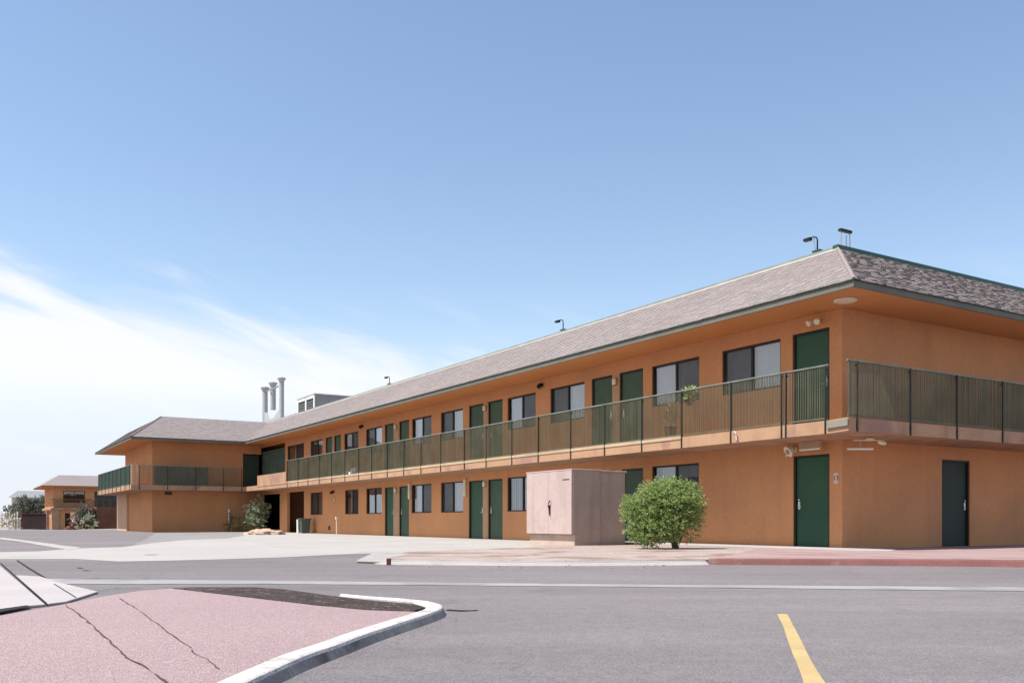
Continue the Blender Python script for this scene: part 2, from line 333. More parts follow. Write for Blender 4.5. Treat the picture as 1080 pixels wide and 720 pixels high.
# left sidewalk slabs and their joints
sl = MB(); sl.prism([gp(-260,598),gp(-40,575),gp(0,597.5),gp(48,639.5),gp(27,641.5),gp(0,646),gp(-200,664)], 0, .022)
walk = tag(sl.build('sidewalk', M['slab'], bevel=.008), kind='structure')
sl = MB(); sl.prism([gp(17,608),gp(43,609.3),gp(62,615.8),gp(103.5,625.7),gp(70,636.6),gp(50.5,639)], 0, .022)
sl.build('paving_slab', M['slab'], walk, bevel=.008)
def strip(pts, w, z, name, mat, parent, jit=.0, kind='structure'):
    mb = MB(); P = [Vector((*p,0)) for p in pts]; fin = []
    for a, b in zip(P, P[1:]):
        k = max(1, int((b-a).length/.06))
        for j in range(k): fin.append(a.lerp(b, j/k))
    fin.append(P[-1]); L_, R_ = [], []
    for i, p in enumerate(fin):
        d = (fin[min(i+1,len(fin)-1)]-fin[max(i-1,0)]).normalized(); n = Vector((-d.y, d.x, 0))
        if jit: p = p + n*(noise.noise(Vector((p.x*3,p.y*3,0)))*jit*2 + noise.noise(Vector((p.x*14,p.y*14,3)))*jit*.8)
        ww = w*(1 if not jit else max(.12, .9+1.5*noise.noise(Vector((p.x*7,p.y*7,9)))))
        L_.append(p+n*ww/2); R_.append(p-n*ww/2)
    for i in range(len(fin)-1): mb.quad((*L_[i][:2],z),(*R_[i][:2],z),(*R_[i+1][:2],z),(*L_[i+1][:2],z))
    o = mb.build(name, mat, parent)
    if not parent: tag(o, kind=kind)
    return o
strip([gp(0,594.5),gp(49,639.3)], .016, .026, 'joint', M['joint'], walk)
strip([gp(57,615.6,.022),gp(80,630,.022)], .012, .026, 'joint', M['joint'], walk)
strip([gp(18,591),gp(30,599),gp(47,609.4)], .03, .009, 'tar_joint', M['joint'], None)
strip([gp(84,610.4),gp(126,610.6)], .035, .009, 'tar_joint', M['joint'], None, .03)
strip([gp(471,643.2),gp(486,644),gp(503,643.4)], .07, .005, 'tar_stain', M['joint'], None, .02)
for a, b in (((82,598.5),(85,599.5)), ((88,601.4),(97,601.7))): strip([gp(*a),gp(*b)], .06, .005, 'tar_stain', M['joint'], None, .02)
strip([gp(152,585),gp(166,584.8)], .25, .009, 'tar_stain', M['gutter'], None, .02)
sheet('step_shadow', [gp(-60,652),gp(0,645),gp(28,641),gp(32,641.8),gp(0,648.2),gp(-60,657)], .024, M['joint'])  # dark sheet painted in as the shadow of the step

# pink gravel island with a kerb: raised bed
HK = .052
isl = [gp(-220,676,HK),gp(0,648,HK),gp(64,636.5,HK),gp(110,627.5,HK),gp(150,621.5,HK),gp(182,619.6,HK),gp(262,628.5,HK),gp(330,636.5,HK),gp(384,641.5,HK),gp(436,643.6,HK),gp(452,645.2,HK),gp(446,650,HK),gp(402,664,HK),gp(346,683,HK),gp(300,697,HK),gp(225,721,HK),gp(130,760,HK),gp(-100,860,HK),gp(-300,860,HK)]
mb = MB(); mb.prism(wobble(isl,.35,.025,4), 0, HK-.006)
island = tag(mb.build('gravel_island', M['pink']), kind='structure')
strip([gp(69,636.5,HK),gp(85,648,HK),gp(108,668,HK),gp(128,688,HK),gp(150,700,HK),gp(180,721,HK)], .009, HK-.002, 'crack', M['crack'], island, .008)
strip([gp(126,630,HK),gp(146,643,HK),gp(163,655,HK),gp(186,671,HK),gp(200,682,HK)], .006, HK-.002, 'crack', M['crack'], island, .009)
strip([gp(201,684,HK),gp(219,696,HK),gp(234,704,HK)], .005, HK-.002, 'crack', M['crack'], island, .012)
# dark soil strip behind the gravel
so = [gp(182,619.6,.05),gp(200,618.8,.05),gp(270,618.8,.05),gp(300,621,.05),gp(340,626.5,.05),gp(385,632,.05),gp(438,636.5,.05),gp(449,640,.05),gp(436,643.5,.05),gp(424,643.6,.05),gp(384,642.2,.05),gp(330,637.2,.05),gp(262,629.2,.05)]
mb = MB(); mb.prism(wobble(so,.25,.03,8), 0, .05); tag(mb.build('soil_strip', M['soil']), kind='structure')
# kerb: swept rounded section along the island edge
def kerb(name, path, w, h, mat, side=1, parent=None, face=None, batter=.0):
    P = [Vector((*p,0)) for p in path]
    fin = []
    for i in range(len(P)-1):          # Catmull-Rom
        p0 = P[max(i-1,0)]; p1 = P[i]; p2 = P[i+1]; p3 = P[min(i+2,len(P)-1)]
        for k in range(8):
            t = k/8; fin.append(.5*((2*p1)+(p2-p0)*t+(2*p0-5*p1+4*p2-p3)*t*t+(3*p1-p0-3*p2+p3)*t**3))
    fin.append(P[-1]); r = min(.02, h*.3)
    prof = [(0,0),(batter-.002,h-r),(batter+r*.3,h-r*.25),(batter+r,h),(w-r,h),(w,h-r),(w,0)]
    mb = MB(); rings = []
    for i, p in enumerate(fin):
        d = (fin[min(i+1,len(fin)-1)]-fin[max(i-1,0)]).normalized(); n = Vector((-d.y,d.x,0))*side
        j = noise.noise(Vector((p.x*2,p.y*2,1)))*.006
        rings.append(len(mb.v)); mb.v += [tuple(p+n*(a+j)+Vector((0,0,b+(j*.4 if b > 0 else 0)))) for a, b in prof]
    m_ = len(prof)
    for i in range(len(fin)-1):
        for k in range(m_-1):
            f = (rings[i]+k, rings[i+1]+k, rings[i+1]+k+1, rings[i]+k+1); mb.f.append(f if side < 0 else f[::-1])
    mb.f.append(tuple(rings[0]+k for k in range(m_))); mb.f.append(tuple(rings[-1]+k for k in reversed(range(m_))))
    o = mb.build(name, mat, parent)
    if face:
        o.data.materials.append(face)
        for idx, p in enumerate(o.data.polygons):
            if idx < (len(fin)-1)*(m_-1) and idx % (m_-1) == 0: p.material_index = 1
    if not parent: tag(o, kind='structure')
    return o
kp = [gp(60,835),gp(190,776),gp(300,718),gp(337,701.5),gp(402,675.5),gp(447,659.5),gp(464,653.2),gp(470.5,648.8),gp(468,645),gp(455,641.8)]
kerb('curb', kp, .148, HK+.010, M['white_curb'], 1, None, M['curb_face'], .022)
kerb('curb', [gp(455,641.8),gp(430,639.0),gp(395,636.2),gp(362,633.2)], .04, .06, M['white_curb'], 1)

# planting bed and curbs beside the motel
bed = [gp(408,592),gp(404,586),gp(440,583.3),gp(500,581),gp(553,578.8),gp(575,575.7)] + [tuple(W(v,u)[:2]) for v,u in ((-1.3,9.0),(-1.3,1.2))] + [gp(776,588.2),gp(748,592.5),gp(640,594),gp(560,594.2),gp(440,593.4)]
mb = MB()
mb.prism(wobble(bed,.5,.05,6), 0, .045); tag(mb.build('dirt_bed', M['dirt']), kind='structure')
kerb('curb', [gp(382,591),gp(398,594.5),gp(430,595.2),gp(500,596),gp(600,596.4),gp(680,596),gp(748,595.2)], .26, .06, M['curb'], 1, None, None, .11)
mb = MB(); mb.prism([gp(376,593.5),gp(409,594.6),gp(414,590.5),gp(436,587),gp(392,585.6)], 0, .055); tag(mb.build('curb_ramp', M['curb'], bevel=.03), kind='structure')
mb = MB(); mb.box(-.035,.035,-.03,.03,0,.105); o = mb.build('drain_stub', M['brown'], None, (*gp(410,595.6),0), .2, bevel=.012); tag(o, 'small rusty brown stub at the end of the pale curb', 'drain stub')
kerb('curb', [gp(748,595.2),gp(800,595.6),gp(900,596.2),gp(1000,597),gp(1090,598.2),gp(1300,602)], .20, .095, M['redcurb'], 1, None, None, .03)
rw = [gp(750,592.8),gp(776,588)] + [tuple(W(v,u)[:2]) for v,u in ((-1.3,1.2),(-1.3,-.45),(13.0,-.45))] + [gp(1500,590),gp(1300,597),gp(1090,595),gp(1000,594),gp(900,593.4),gp(800,593)]
mb = MB(); mb.prism(rw, 0, .07); tag(mb.build('pink_walk', M['redwalk']), kind='structure')
mb = MB(); mb.prism([tuple(W(v,u)[:2]) for v,u in ((-1.3,9.0),(-1.3,-1.5),(-.9,-1.9),(-.2,-1.5),(0.0,-.02),(-.02,12.5),(-.02,9.2))], 0, .078); tag(mb.build('sidewalk', M['slab'], bevel=.01), kind='structure')

mb = MB()
for _ in range(420):
    k = rnd.random()
    if k < .55:
        a = W(rnd.uniform(-6.0,-1.4), rnd.uniform(.5,8.5)); x, y, z = a.x, a.y, .047
    elif k < .8:
        q = gp(rnd.uniform(415,745), rnd.uniform(595.5,601)); x, y, z = q[0], q[1], .004
    else:
        t = rnd.random(); q = gp(337+135*t+rnd.uniform(0,14), 703-52*t+rnd.uniform(0,4)); x, y, z = q[0], q[1], .002
    r = rnd.uniform(.006,.020)*(1 if k < .8 else .45)
    P = [Vector((x,y,z))+Vector((rnd.uniform(-1,1),rnd.uniform(-1,1),rnd.uniform(-.2,.9)))*r for _ in range(4)]
    n0 = len(mb.v); mb.v += [tuple(p_) for p_ in P]; mb.f += [(n0,n0+1,n0+2),(n0,n0+2,n0+3),(n0,n0+3,n0+1),(n0+1,n0+3,n0+2)]
tag(mb.build('loose_gravel', M['dirt']), 'scattered loose stones and grit along the curbs', 'gravel', kind='stuff')
# ------------------------------------------------------------------ motel
motel = empty('motel_building', C, ROT, 'orange stucco two storey motel with green doors, open balcony and grey shake mansard roof', 'motel')
SF, FL, EV0, EV1 = 2.47, 2.74, 5.38, 5.50     # soffit, upper floor, eave bottom and top
LX, EX, WU, WV, WE = 44.15, 12.3, 44.15, -6.51, 56.45

def wall_grid(a0, a1, z0, z1, holes, put, t):
    """wall with openings; put(a, d, z) -> point, d = depth into the wall"""
    mb = MB()
    A = sorted({a0, a1, *[h[0] for h in holes], *[h[1] for h in holes]}); Z = sorted({z0, z1, *[h[2] for h in holes], *[h[3] for h in holes]})
    A = [a for a in A if a0 <= a <= a1]; Z = [z for z in Z if z0 <= z <= z1]
    def solid(i, j):
        if i < 0 or j < 0 or i >= len(A)-1 or j >= len(Z)-1: return False
        ac, zc = (A[i]+A[i+1])/2, (Z[j]+Z[j+1])/2
        return not any(h[0] < ac < h[1] and h[2] < zc < h[3] for h in holes)
    for i in range(len(A)-1):
        for j in range(len(Z)-1):
            if not solid(i,j): continue
            p, q, r, s = A[i], A[i+1], Z[j], Z[j+1]
            mb.quad(put(p,0,r),put(q,0,r),put(q,0,s),put(p,0,s)); mb.quad(put(q,t,r),put(p,t,r),put(p,t,s),put(q,t,s))
            if not solid(i-1,j): mb.quad(put(p,t,r),put(p,0,r),put(p,0,s),put(p,t,s))
            if not solid(i+1,j): mb.quad(put(q,0,r),put(q,t,r),put(q,t,s),put(q,0,s))
            if not solid(i,j-1) and j > 0: mb.quad(put(p,t,r),put(q,t,r),put(q,0,r),put(p,0,r))
            if not solid(i,j+1) and j < len(Z)-2: mb.quad(put(p,0,s),put(q,0,s),put(q,t,s),put(p,t,s))
    bm = bmesh.new(); me = bpy.data.meshes.new('t'); me.from_pydata(mb.v, [], mb.f); bm.from_mesh(me); bmesh.ops.remove_doubles(bm, verts=bm.verts, dist=.0005); bmesh.ops.recalc_face_normals(bm, faces=bm.faces)
    mb.v = [tuple(v.co) for v in bm.verts]; mb.f = [tuple(v.index for v in f.verts) for f in bm.faces]; bm.free(); bpy.data.meshes.remove(me)
    return mb
front = lambda a, d, z: (d, a, z)
endw = lambda a, d, z: (a, d, z)
DU = [(.34,1.40),(6.82,7.90),(8.24,9.27),(14.58,15.62),(15.96,17.06),(22.36,23.38),(23.98,24.94),(30.36,31.32),(31.62,32.58)]
DL = [(.34,1.38),(6.82,7.80),(8.10,9.10),(14.58,15.62),(16.0,17.08),(22.38,23.38),(24.0,24.94)]
# window: (u0, u1, style, pale side) ; side L = far half
WUp = [(1.76,3.69,'c','R'),(4.53,6.44,'c','L'),(9.64,11.54,'c','R'),(12.42,14.25,'c','L'),(17.54,19.39,'c','R'),(20.23,22.08,'c','L'),(25.24,27.13,'c','R'),(28.07,29.93,'g','L'),(32.99,34.92,'h','R'),(36.0,38.9,'h','L')]
WLo = [(4.54,6.44,'c','L'),(9.64,11.54,'c','R'),(12.36,14.26,'b','L'),(17.52,19.39,'c','R'),(20.23,22.14,'c','L'),(25.27,27.10,'o','L'),(28.07,29.83,'h','L'),(33.04,34.92,'g','R')]
DT, UT = 2.18, 5.02
holesL = [(a,b,-1,DT) for a,b in DL] + [(a,b,1.0,2.2) for a,b,_,_ in WLo] + [(36.0,38.95,-1,2.33),(40.35,44.0,-1,2.30)]
holesU = [(a,b,2,UT) for a,b in DU] + [(a,b,3.86,5.0) for a,b,_,_ in WUp] + [(39.35,44.2,2,5.28)]
part(wall_grid(0, LX, 0, SF, holesL, front, .16), 'wall', M['stucco'], motel)
part(wall_grid(0, LX, FL, EV0, holesU, front, .16), 'wall', M['stucco'], motel)
ED = (3.64, 4.79)
part(wall_grid(.16, EX, 0, SF, [(*ED,-1,2.16)], endw, .16), 'wall', M['stucco'], motel)
part(wall_grid(.16, EX, FL, EV0, [], endw, .16), 'wall', M['stucco'], motel)
# close the end wall flush at the corner with the long wall, wing walls and plain back walls
mb = MB(); mb.box(0,.16,-.003,0,0,SF); mb.box(0,.16,-.003,0,FL,EV0); part(mb, 'corner_bead', M['stucco'], motel)
wf = lambda a, d, z: (a, WU+d, z)
part(wall_grid(WV, 0, 0, SF, [], wf, .16), 'wall', M['stucco'], motel)
part(wall_grid(WV, 0, FL, EV0, [(-1.15,.1,2,4.85)], wf, .16), 'wall', M['stucco'], motel)
we = lambda a, d, z: (WV+d, a, z)
part(wall_grid(WU+.16, WE, 0, SF, [], we, .16), 'wall', M['stucco'], motel)
part(wall_grid(WU+.16, WU+9.7, FL, EV0, [], we, .16), 'wall', M['stucco'], motel)
mb = MB(); mb.box(EX-.16,EX,.16,WE,0,SF); mb.box(EX-.16,EX,.16,WE,FL,EV0); part(mb, 'back_wall', M['stucco'], motel)
mb = MB(); mb.box(WV+.16,EX-.16,WE-.16,WE,0,SF); mb.box(WV+.16,EX-.16,WU+9.54,WU+9.7,FL,EV0); part(mb, 'back_wall', M['stucco'], motel)
# pale bump-out at the far end of the wing
mb = MB(); mb.box(WV-.14,WV,WU+8.2,WE+.05,.0,SF); part(mb, 'end_panel', M['stucco_pale'], motel)['label'] = 'pale end panel'
# recess behind the ground floor entrance and party walls so that the dark rooms stay dark
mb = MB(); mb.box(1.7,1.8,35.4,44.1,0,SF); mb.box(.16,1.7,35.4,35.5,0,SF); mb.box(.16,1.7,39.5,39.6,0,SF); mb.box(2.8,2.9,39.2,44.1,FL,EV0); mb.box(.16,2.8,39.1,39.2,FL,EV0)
part(mb, 'recess_wall', M['brown'], motel)  # dark brown in place of stucco: recess shade put into the colour
mb = MB(); mb.box(5.0,5.1,.16,35.3,0,SF); mb.box(5.0,5.1,.16,39.0,FL,EV0)
for u in (1.58,6.63,7.95,11.98,15.8,19.8,23.7,27.6,31.5,35.2):
    mb.box(.17,4.99,u-.04,u+.04,0,SF); mb.box(.17,4.99,u-.04,u+.04,FL,EV0)
part(mb, 'room_partition', surf('room_paint',(.30,.26,.22)), motel)
# floors, balcony
BO = -1.40
mb = MB()
slab = [(BO,-.78),(BO-.16,BO),(13.7,BO),(13.7,WE-.1),(EX,WE-.1),(EX,WE),(WV,WE),(WV+BO,WE),(WV+BO,WU+BO),(BO,WU+BO)]
mb.prism(slab, SF, FL); part(mb, 'balcony_slab', M['fascia_peach'], motel)
# cream edge strip on top of slab along the front (worn lighter lip)
mb = MB(); mb.box(BO-.018,BO+.04,3.66,34.7,FL-.05,FL+.025); part(mb, 'slab_lip', surf('worn_lip_paint',(.46,.34,.22),.85,.15,1.2,40,.08,.2), motel)
mb = MB(); mb.box(BO-.02,BO+.1,34.75,40.1,2.66,3.30); mb.box(BO,-.1,40.0,40.1,FL+.003,3.28); part(mb, 'landing_parapet', M['fascia_peach'], motel)
mb = MB(); mb.prism([(BO-.012,-.76),(BO-.172,BO-.0),(BO-.20,BO-.01),(BO-.04,-.77)], 2.57, 2.71); part(mb, 'corner_plate', M['plate'], motel)

# railings
def railing(p0, p1, post_at, name_mat=M['rail'], pitch=.046, low=2.79, top=3.90, out=Vector((-1,0,0)), endposts=True):
    a = Vector((*p0,0)); b = Vector((*p1,0)); L_ = (b-a).length; d = (b-a).normalized(); n = Vector((out.x,out.y,0))
    M_ = Matrix(((d.x,n.x,0,a.x),(d.y,n.y,0,a.y),(0,0,1,0),(0,0,0,1)))
    mb = MB(); k = int(L_/pitch)
    for i in range(k):
        s = (i+.5)*L_/k + rnd.uniform(-.006,.006); w = rnd.choice((.005,.006,.006,.008))
        mb.box(s-w, s+w, -.006, .006, low, top-.03, M_)
    mb.box(0, L_, -.014, .014, low-.02, low+.015, M_)
    rl = part(mb, 'railing', name_mat, motel)
    mb = MB(); mb.box(-.02, L_+.02, -.025, .025, top-.035, top, M_); part(mb, 'handrail', M['handrail'], rl, bevel=.006)
    for s in post_at:
        mb = MB(); mb.box(s-.014, s+.014, .030, .056, 2.46, top-.03, M_); mb.box(s-.028, s+.028, .022, .030, 2.50, 2.68, M_); mb.box(s-.018,s+.018,-.02,.03,top-.12,top-.09,M_)
        part(mb, 'post', M['post'], rl)
    return rl
railing((BO+.03,-.74), (BO+.03,34.7), [0.03,1.08,1.20,2.72,4.39,5.92,7.51,9.13,10.85,12.4,14.05,15.58,17.4,19.05,20.6,22.2,23.85,25.3,26.95,28.65,30.33,31.99,33.52,35.3])
railing((BO-.14,BO+.03), (13.67,BO+.03), [.24,1.95,3.59,5.34,7.0,8.7,10.4,12.1,13.7], out=Vector((0,-1,0)), pitch=.036)
railing((WV+BO+.4,WU+BO+.03), (BO-.35,WU+BO+.03), [.05,1.6,3.2,4.8,5.9], out=Vector((0,-1,0)), pitch=.042)
railing((WV+BO+.03,WU+BO+.4), (WV+BO+.03,WE-.05), [.05,1.6,3.2,4.8,6.4,8.0,9.6,11.2,12.8], M['mesh_green'], pitch=.046)
# pale corner posts on the wing balcony and the mesh panel hung inside its rail
mb = MB(); mb.box(WV+BO+.02,WV+BO+.14,WU+BO+.02,WU+BO+.14,FL+.002,3.92); mb.box(WV+BO+.34,WV+BO+.42,WU+BO+.05,WU+BO+.12,FL+.002,3.9); part(mb, 'corner_post', M['stucco_pale'], motel)
mb = MB()
for i in range(int(3.1/.03)): mb.box(-6.65+i*.03,-6.65+i*.03+.021,WU+BO+.09,WU+BO+.10,FL+.06,3.86)
part(mb, 'mesh_panel', M['mesh_green'], motel)
# green mesh screen closing the stair well
mb = MB()
for i in range(int(4.7/.05)): mb.box(.05,.062,39.4+i*.05,39.4+i*.05+.022,FL+.05,5.0)
for z in (2.8,3.5,4.2,4.93): mb.box(.045,.067,39.36,43.94,z,z+.04)
part(mb, 'stair_screen', M['mesh_green'], motel)
mb = MB()
for i in range(int(1.0/.05)): mb.box(-1.13+i*.05,-1.13+i*.05+.022,WU+.05,WU+.062,FL+.03,4.8)
part(mb, 'stair_screen', M['mesh_green'], motel)

# doors
def door(w, h, mat, pull=1, frame=M['frame']):
    """door leaf built at the origin facing -x, width along y; the origin is at its foot, centre"""
    mb = MB(); mb.box(.07,.11,-w/2+.05,w/2-.05,.012,h-.05)
    o = mb.build('door', mat, motel, bevel=.004)
    f = MB(); f.box(.03,.15,-w/2,-w/2+.048,0,h); f.box(.03,.15,w/2-.048,w/2,0,h); f.box(.03,.15,-w/2+.048,w/2-.048,h-.048,h); f.build('door_frame', frame, o)
    y = pull*(w/2-.13); k = MB(); k.box(.055,.07,y-.03,y+.03,.94,1.12); k.tube([(.06,y,1.0),(.02,y,1.0)],.012); k.tube([(.02,y,1.0),(.02,y-pull*.10,1.0)],.011); k.tube([(.06,y,1.16),(.045,y,1.16)],.022,10)
    k.build('handle', M['steel'], o)
    return o
for i, (a, b) in enumerate(DL):
    o = door(b-a, DT, M['door'] if i == 0 else M['door_dull'] if i % 2 else M['door'], 1 if i == 0 else (1 if i % 2 else -1)); o.location = (0,(a+b)/2,.0)
for i, (a, b) in enumerate(DU):
    o = door(b-a, UT-FL-.03, M['door'] if i == 0 else M['door_dull'], 1 if i % 2 else -1); o.location = (0,(a+b)/2,FL+.03)
o = door(ED[1]-ED[0], 2.16, M['steel_door'], -1); o.location = ((ED[0]+ED[1])/2,0,0); o.rotation_euler = (0,0,math.pi/2)
g = MB(); g.box(.062,.069,-.08,.50,.06,2.08); g.build('door_panel', surf('tinted_door_panel',(.024,.036,.033),.5,.15,1.2,spec=.2), o)
# pale jambs between the door pairs
for a, b, z0, z1 in ((7.92,8.22,FL,4.98),(15.64,15.94,FL,4.98),(23.40,23.96,FL,4.98),(31.34,31.6,FL,4.98),(15.64,15.98,0,DT),(23.40,23.98,0,DT)):
    mb = MB(); mb.box(-.006,-.001,a+.02,b-.02,z0+.02,z1); part(mb, 'jamb', M['jamb'], motel)

# windows
def curtain_mb(y0, y1, z0, z1, x=.20, amp=.018, lam=.085):
    mb = MB(); n = max(6, int((y1-y0)/.018)); pts = []
    ph = rnd.uniform(0,6)
    for i in range(n+1):
        y = y0+(y1-y0)*i/n; pts.append((x+amp*math.sin(y/lam*6.283+ph+.8*math.sin(y*9+ph)), y))
    for (xa,ya),(xb,yb) in zip(pts,pts[1:]): mb.quad((xa,ya,z0),(xb,yb,z0),(xb,yb,z1),(xa,ya,z1))
    return mb
def window(a, b, z0, z1, style, side):
    w, h = b-a, z1-z0
    f = MB(); t = .045
    f.box(.035,.13,-w/2,-w/2+t,0,h); f.box(.035,.13,w/2-t,w/2,0,h); f.box(.035,.13,-w/2+t,w/2-t,0,t); f.box(.035,.13,-w/2+t,w/2-t,h-t,h)
    f.box(.055,.12,-.03,.03,t,h-t)
    o = f.build('window', M['frame'], motel); o.location = (0,(a+b)/2,z0)
    for s in (-1,1):
        p = MB(); y0, y1 = (.03,w/2-t) if s > 0 else (-w/2+t,-.03)
        p.quad((.09,y1,t),(.09,y0,t),(.09,y0,h-t),(.09,y1,h-t)); p.build('pane', M['glass'], o)
    ps = 1 if side == 'L' else -1
    y0, y1 = (-w/2+t,-.03) if ps > 0 else (.03,w/2-t)
    if style in 'cgh':
        s = MB(); s.quad((.07,y1,t),(.07,y0,t),(.07,y0,h-t),(.07,y1,h-t)); s.build('insect_screen', M['screen'], o)
    c0, c1 = -w/2+.02, w/2-.02
    if style == 'c':
        g = rnd.choice((0,0,.12,.2)); lo, hi = (c0+ (0 if ps > 0 else g), c1-(g if ps > 0 else 0)); curtain_mb(lo,hi,.02,h-.02).build('curtain', M['curtain'], o)
    elif style == 'g':
        curtain_mb(c0,c1,.02,h-.02).build('curtain', surf('grey_curtain',(.22,.22,.22),.95), o)
    elif style == 'h':
        lo = (.25,.62) if ps > 0 else (-.55,-.2); curtain_mb(lo[0],lo[1],.02,h-.02).build('curtain', M['curtain'], o)
    elif style == 'o':
        curtain_mb(c0,c0+.5,.02,h*.55).build('curtain', M['curtain'], o)
    elif style == 'b':
        bl = MB(); y = .02
        while y < w/2-.1:
            bl.quad((.19,y,.03),(.215,y+.085,.03),(.215,y+.085,h-.03),(.19,y,h-.03)); y += rnd.choice((.098,.105,.17))
        bl.build('blind', M['blind'], o)
    return o
for a, b, s, p in WUp: window(a, b, 3.86, 5.0, s, p)
for a, b, s, p in WLo: window(a, b, 1.0, 2.2, s, p)

# soffit / ceiling and eave boards
EC, IC = (BO,BO), (BO,WU+BO)
WX = WV+BO; WB = WE+1.3
outline = [(BO,BO),(13.7,BO),(13.7,WB),(WX,WB),(WX,WU+BO),(BO,WU+BO)]
mb = MB(); mb.prism([(BO+.05,BO+.05),(13.65,BO+.05),(13.65,WB-.05),(WX+.05,WB-.05),(WX+.05,WU+BO+.05),(BO+.05,WU+BO+.05)], EV0+.004, EV0+.05); soff = part(mb, 'soffit', M['soffit'], motel)
roof = None
top_in = 2.0; ZT = 6.93
inner = [(.6,.6),(11.7,.6),(11.7,WB-2),(WX+2,WB-2),(WX+2,WU+.6),(.6,WU+.6)]
mb = MB()
for i in range(6):
    j = (i+1) % 6; mb.quad((*outline[i],EV1),(*outline[j],EV1),(*inner[j],ZT),(*inner[i],ZT))
mb.sheet(inner, ZT-.03)
roof = part(mb, 'roof', M['roofing'], motel)
# shakes: real overlapping courses, one island each
def shakes(e0, e1, t0, t1, thick=.016, expo=.145, wmin=.10, wmax=.24, lift=.01):
    e0, e1, t0, t1 = Vector((*e0,EV1)), Vector((*e1,EV1)), Vector((*t0,ZT)), Vector((*t1,ZT))
    d = (e1-e0).normalized(); L_ = (e1-e0).length
    up = (t0-e0) - d*((t0-e0).dot(d)); H_ = up.length; up.normalize(); n = d.cross(up)
    if n.z < 0: n = -n
    s0 = (t0-e0).dot(d); s1 = (t1-e0).dot(d)
    mb = MB(); nc = int(H_/expo)+1; ex = H_/nc
    for c in range(nc):
        r0 = c*ex; k = (r0+ex/2)/H_
        a = s0*k; b = L_+(s1-L_)*k; s = a + rnd.uniform(-.1,0)
        while s < b:
            w = rnd.uniform(wmin,wmax); x0, x1 = max(a,s), min(b,s+w-.006); s += w
            if x1-x0 < .02: continue
            dr = rnd.uniform(-.014,.010); th = thick*rnd.uniform(.6,1.5); rt = min(r0+ex+.03, H_)
            lo = r0+dr-.02
            P = [e0+d*x0+up*lo+n*lift, e0+d*x1+up*lo+n*lift, e0+d*x1+up*lo+n*(lift+th), e0+d*x0+up*lo+n*(lift+th), e0+d*x1+up*rt+n*(.004), e0+d*x0+up*rt+n*(.004)]
            i = len(mb.v); mb.v += [tuple(p) for p in P]
            mb.f += [(i,i+1,i+2,i+3),(i+3,i+2,i+4,i+5),(i,i+3,i+5),(i+1,i+4,i+2)]
    return mb
for a, b, th in ((0,1,.026),(5,0,.008),(4,5,.008),(3,4,.010)):
    part(shakes(outline[a],outline[b],inner[a],inner[b],th), 'shingles', M['shingle'], roof)
# hip caps
def hip(p, q, r=.05):
    mb = MB(); mb.tube([(*p,EV1+.02),(*q,ZT+.01)], r, 6); part(mb, 'hip_cap', M['shingle'], roof)
hip(outline[0],inner[0],.035); hip(outline[4],inner[4],.05)
def edge_run(poly, pairs, z0, z1, off0, off1, name, mat, par):
    for i, j in pairs:
        a, b = Vector((*poly[i],0)), Vector((*poly[j],0)); d = (b-a).normalized(); n = Vector((d.y,-d.x,0))
        M_ = Matrix(((d.x,n.x,0,a.x),(d.y,n.y,0,a.y),(0,0,1,0),(0,0,0,1)))
        mb = MB(); mb.box(-off1 if True else 0, (b-a).length+off1, off0, off1, z0, z1, M_); part(mb, name, mat, par)
edge_run(outline, [(0,1)], EV0-.02, EV1-.015, -.05, 0, 'eave_board', M['eave_board'], roof)
edge_run(outline, [(5,0)], EV0-.021, EV1-.016, -.05, -.001, 'eave_board', M['eave_board'], roof)
edge_run(outline, [(4,5)], EV0-.022, EV1-.017, -.05, -.002, 'eave_board', M['eave_board'], roof)
edge_run(outline, [(3,4)], EV0-.023, EV1-.018, -.05, -.003, 'eave_board', M['eave_board'], roof)
for k, (i, j) in enumerate([(0,1),(5,0),(4,5),(3,4)]):
    edge_run(outline, [(i,j)], EV1-.014-.001*k, EV1+.016-.001*k, -.04, .03-.001*k, 'drip_edge', M['drip'], roof)
edge_run(inner, [(0,1)], ZT-.02, ZT+.09, -.12, .03, 'ridge_cap', M['cap'], roof)
edge_run(inner, [(5,0)], ZT-.021, ZT+.06, -.12, .029, 'ridge_cap', M['sunlit_cap'], roof)
edge_run(inner, [(5,0)], ZT-.055, ZT-.005, .02, .05, 'flashing', M['flashing'], roof)
for k, (i, j) in enumerate([(4,5),(3,4)]):
    edge_run(inner, [(i,j)], ZT-.02-.001*k, ZT+.03-.001*k, -.12, .02-.001*k, 'ridge_cap', M['flashing'], roof)

# ------------------------------------------------------------------ small fixtures on the motel
def at(v, u, z): return W(v, u, z)
def fixture(name, v, u, z, label, cat, group=None, rz=0): return empty(name, at(v,u,z), ROT+rz, label, cat, group)
# soffit disc
t = fixture('ceiling_light', -.55, -.52, EV0+.004, 'flat round pale ceiling light under the roof corner', 'light')
mb = MB(); mb.lathe([(.25,-.045),(.25,0)][::-1] if False else [(.20,-.05),(.24,-.035),(.25,0)], seg=28); part(mb, 'diffuser', M['cream'], t, smooth=False)
mb = MB(); mb.lathe([(.262,-.015),(.265,0)], seg=28); part(mb, 'trim_ring', M['jamb'], t)
# twin lamp fixture under the upper eave
t = fixture('flood_light', -.02, .62, 5.20, 'small white twin lamp on the wall above the upper corner door', 'flood light')
mb = MB(); mb.lathe([(.06,-.06),(.06,.06)],(-.03,0,0),12); part(mb, 'mount', M['cream'], t)
for s in (-1,1):
    mb = MB(); mb.tube([(-.05,s*.05,0),(-.13,s*.09,-.03)],.015); mb.tube([(-.11,s*.08,0),(-.16,s*.10,-.03),(-.22,s*.12,-.07)],[.03,.06,.07],12); part(mb, 'lamp_head', M['cream'], t)
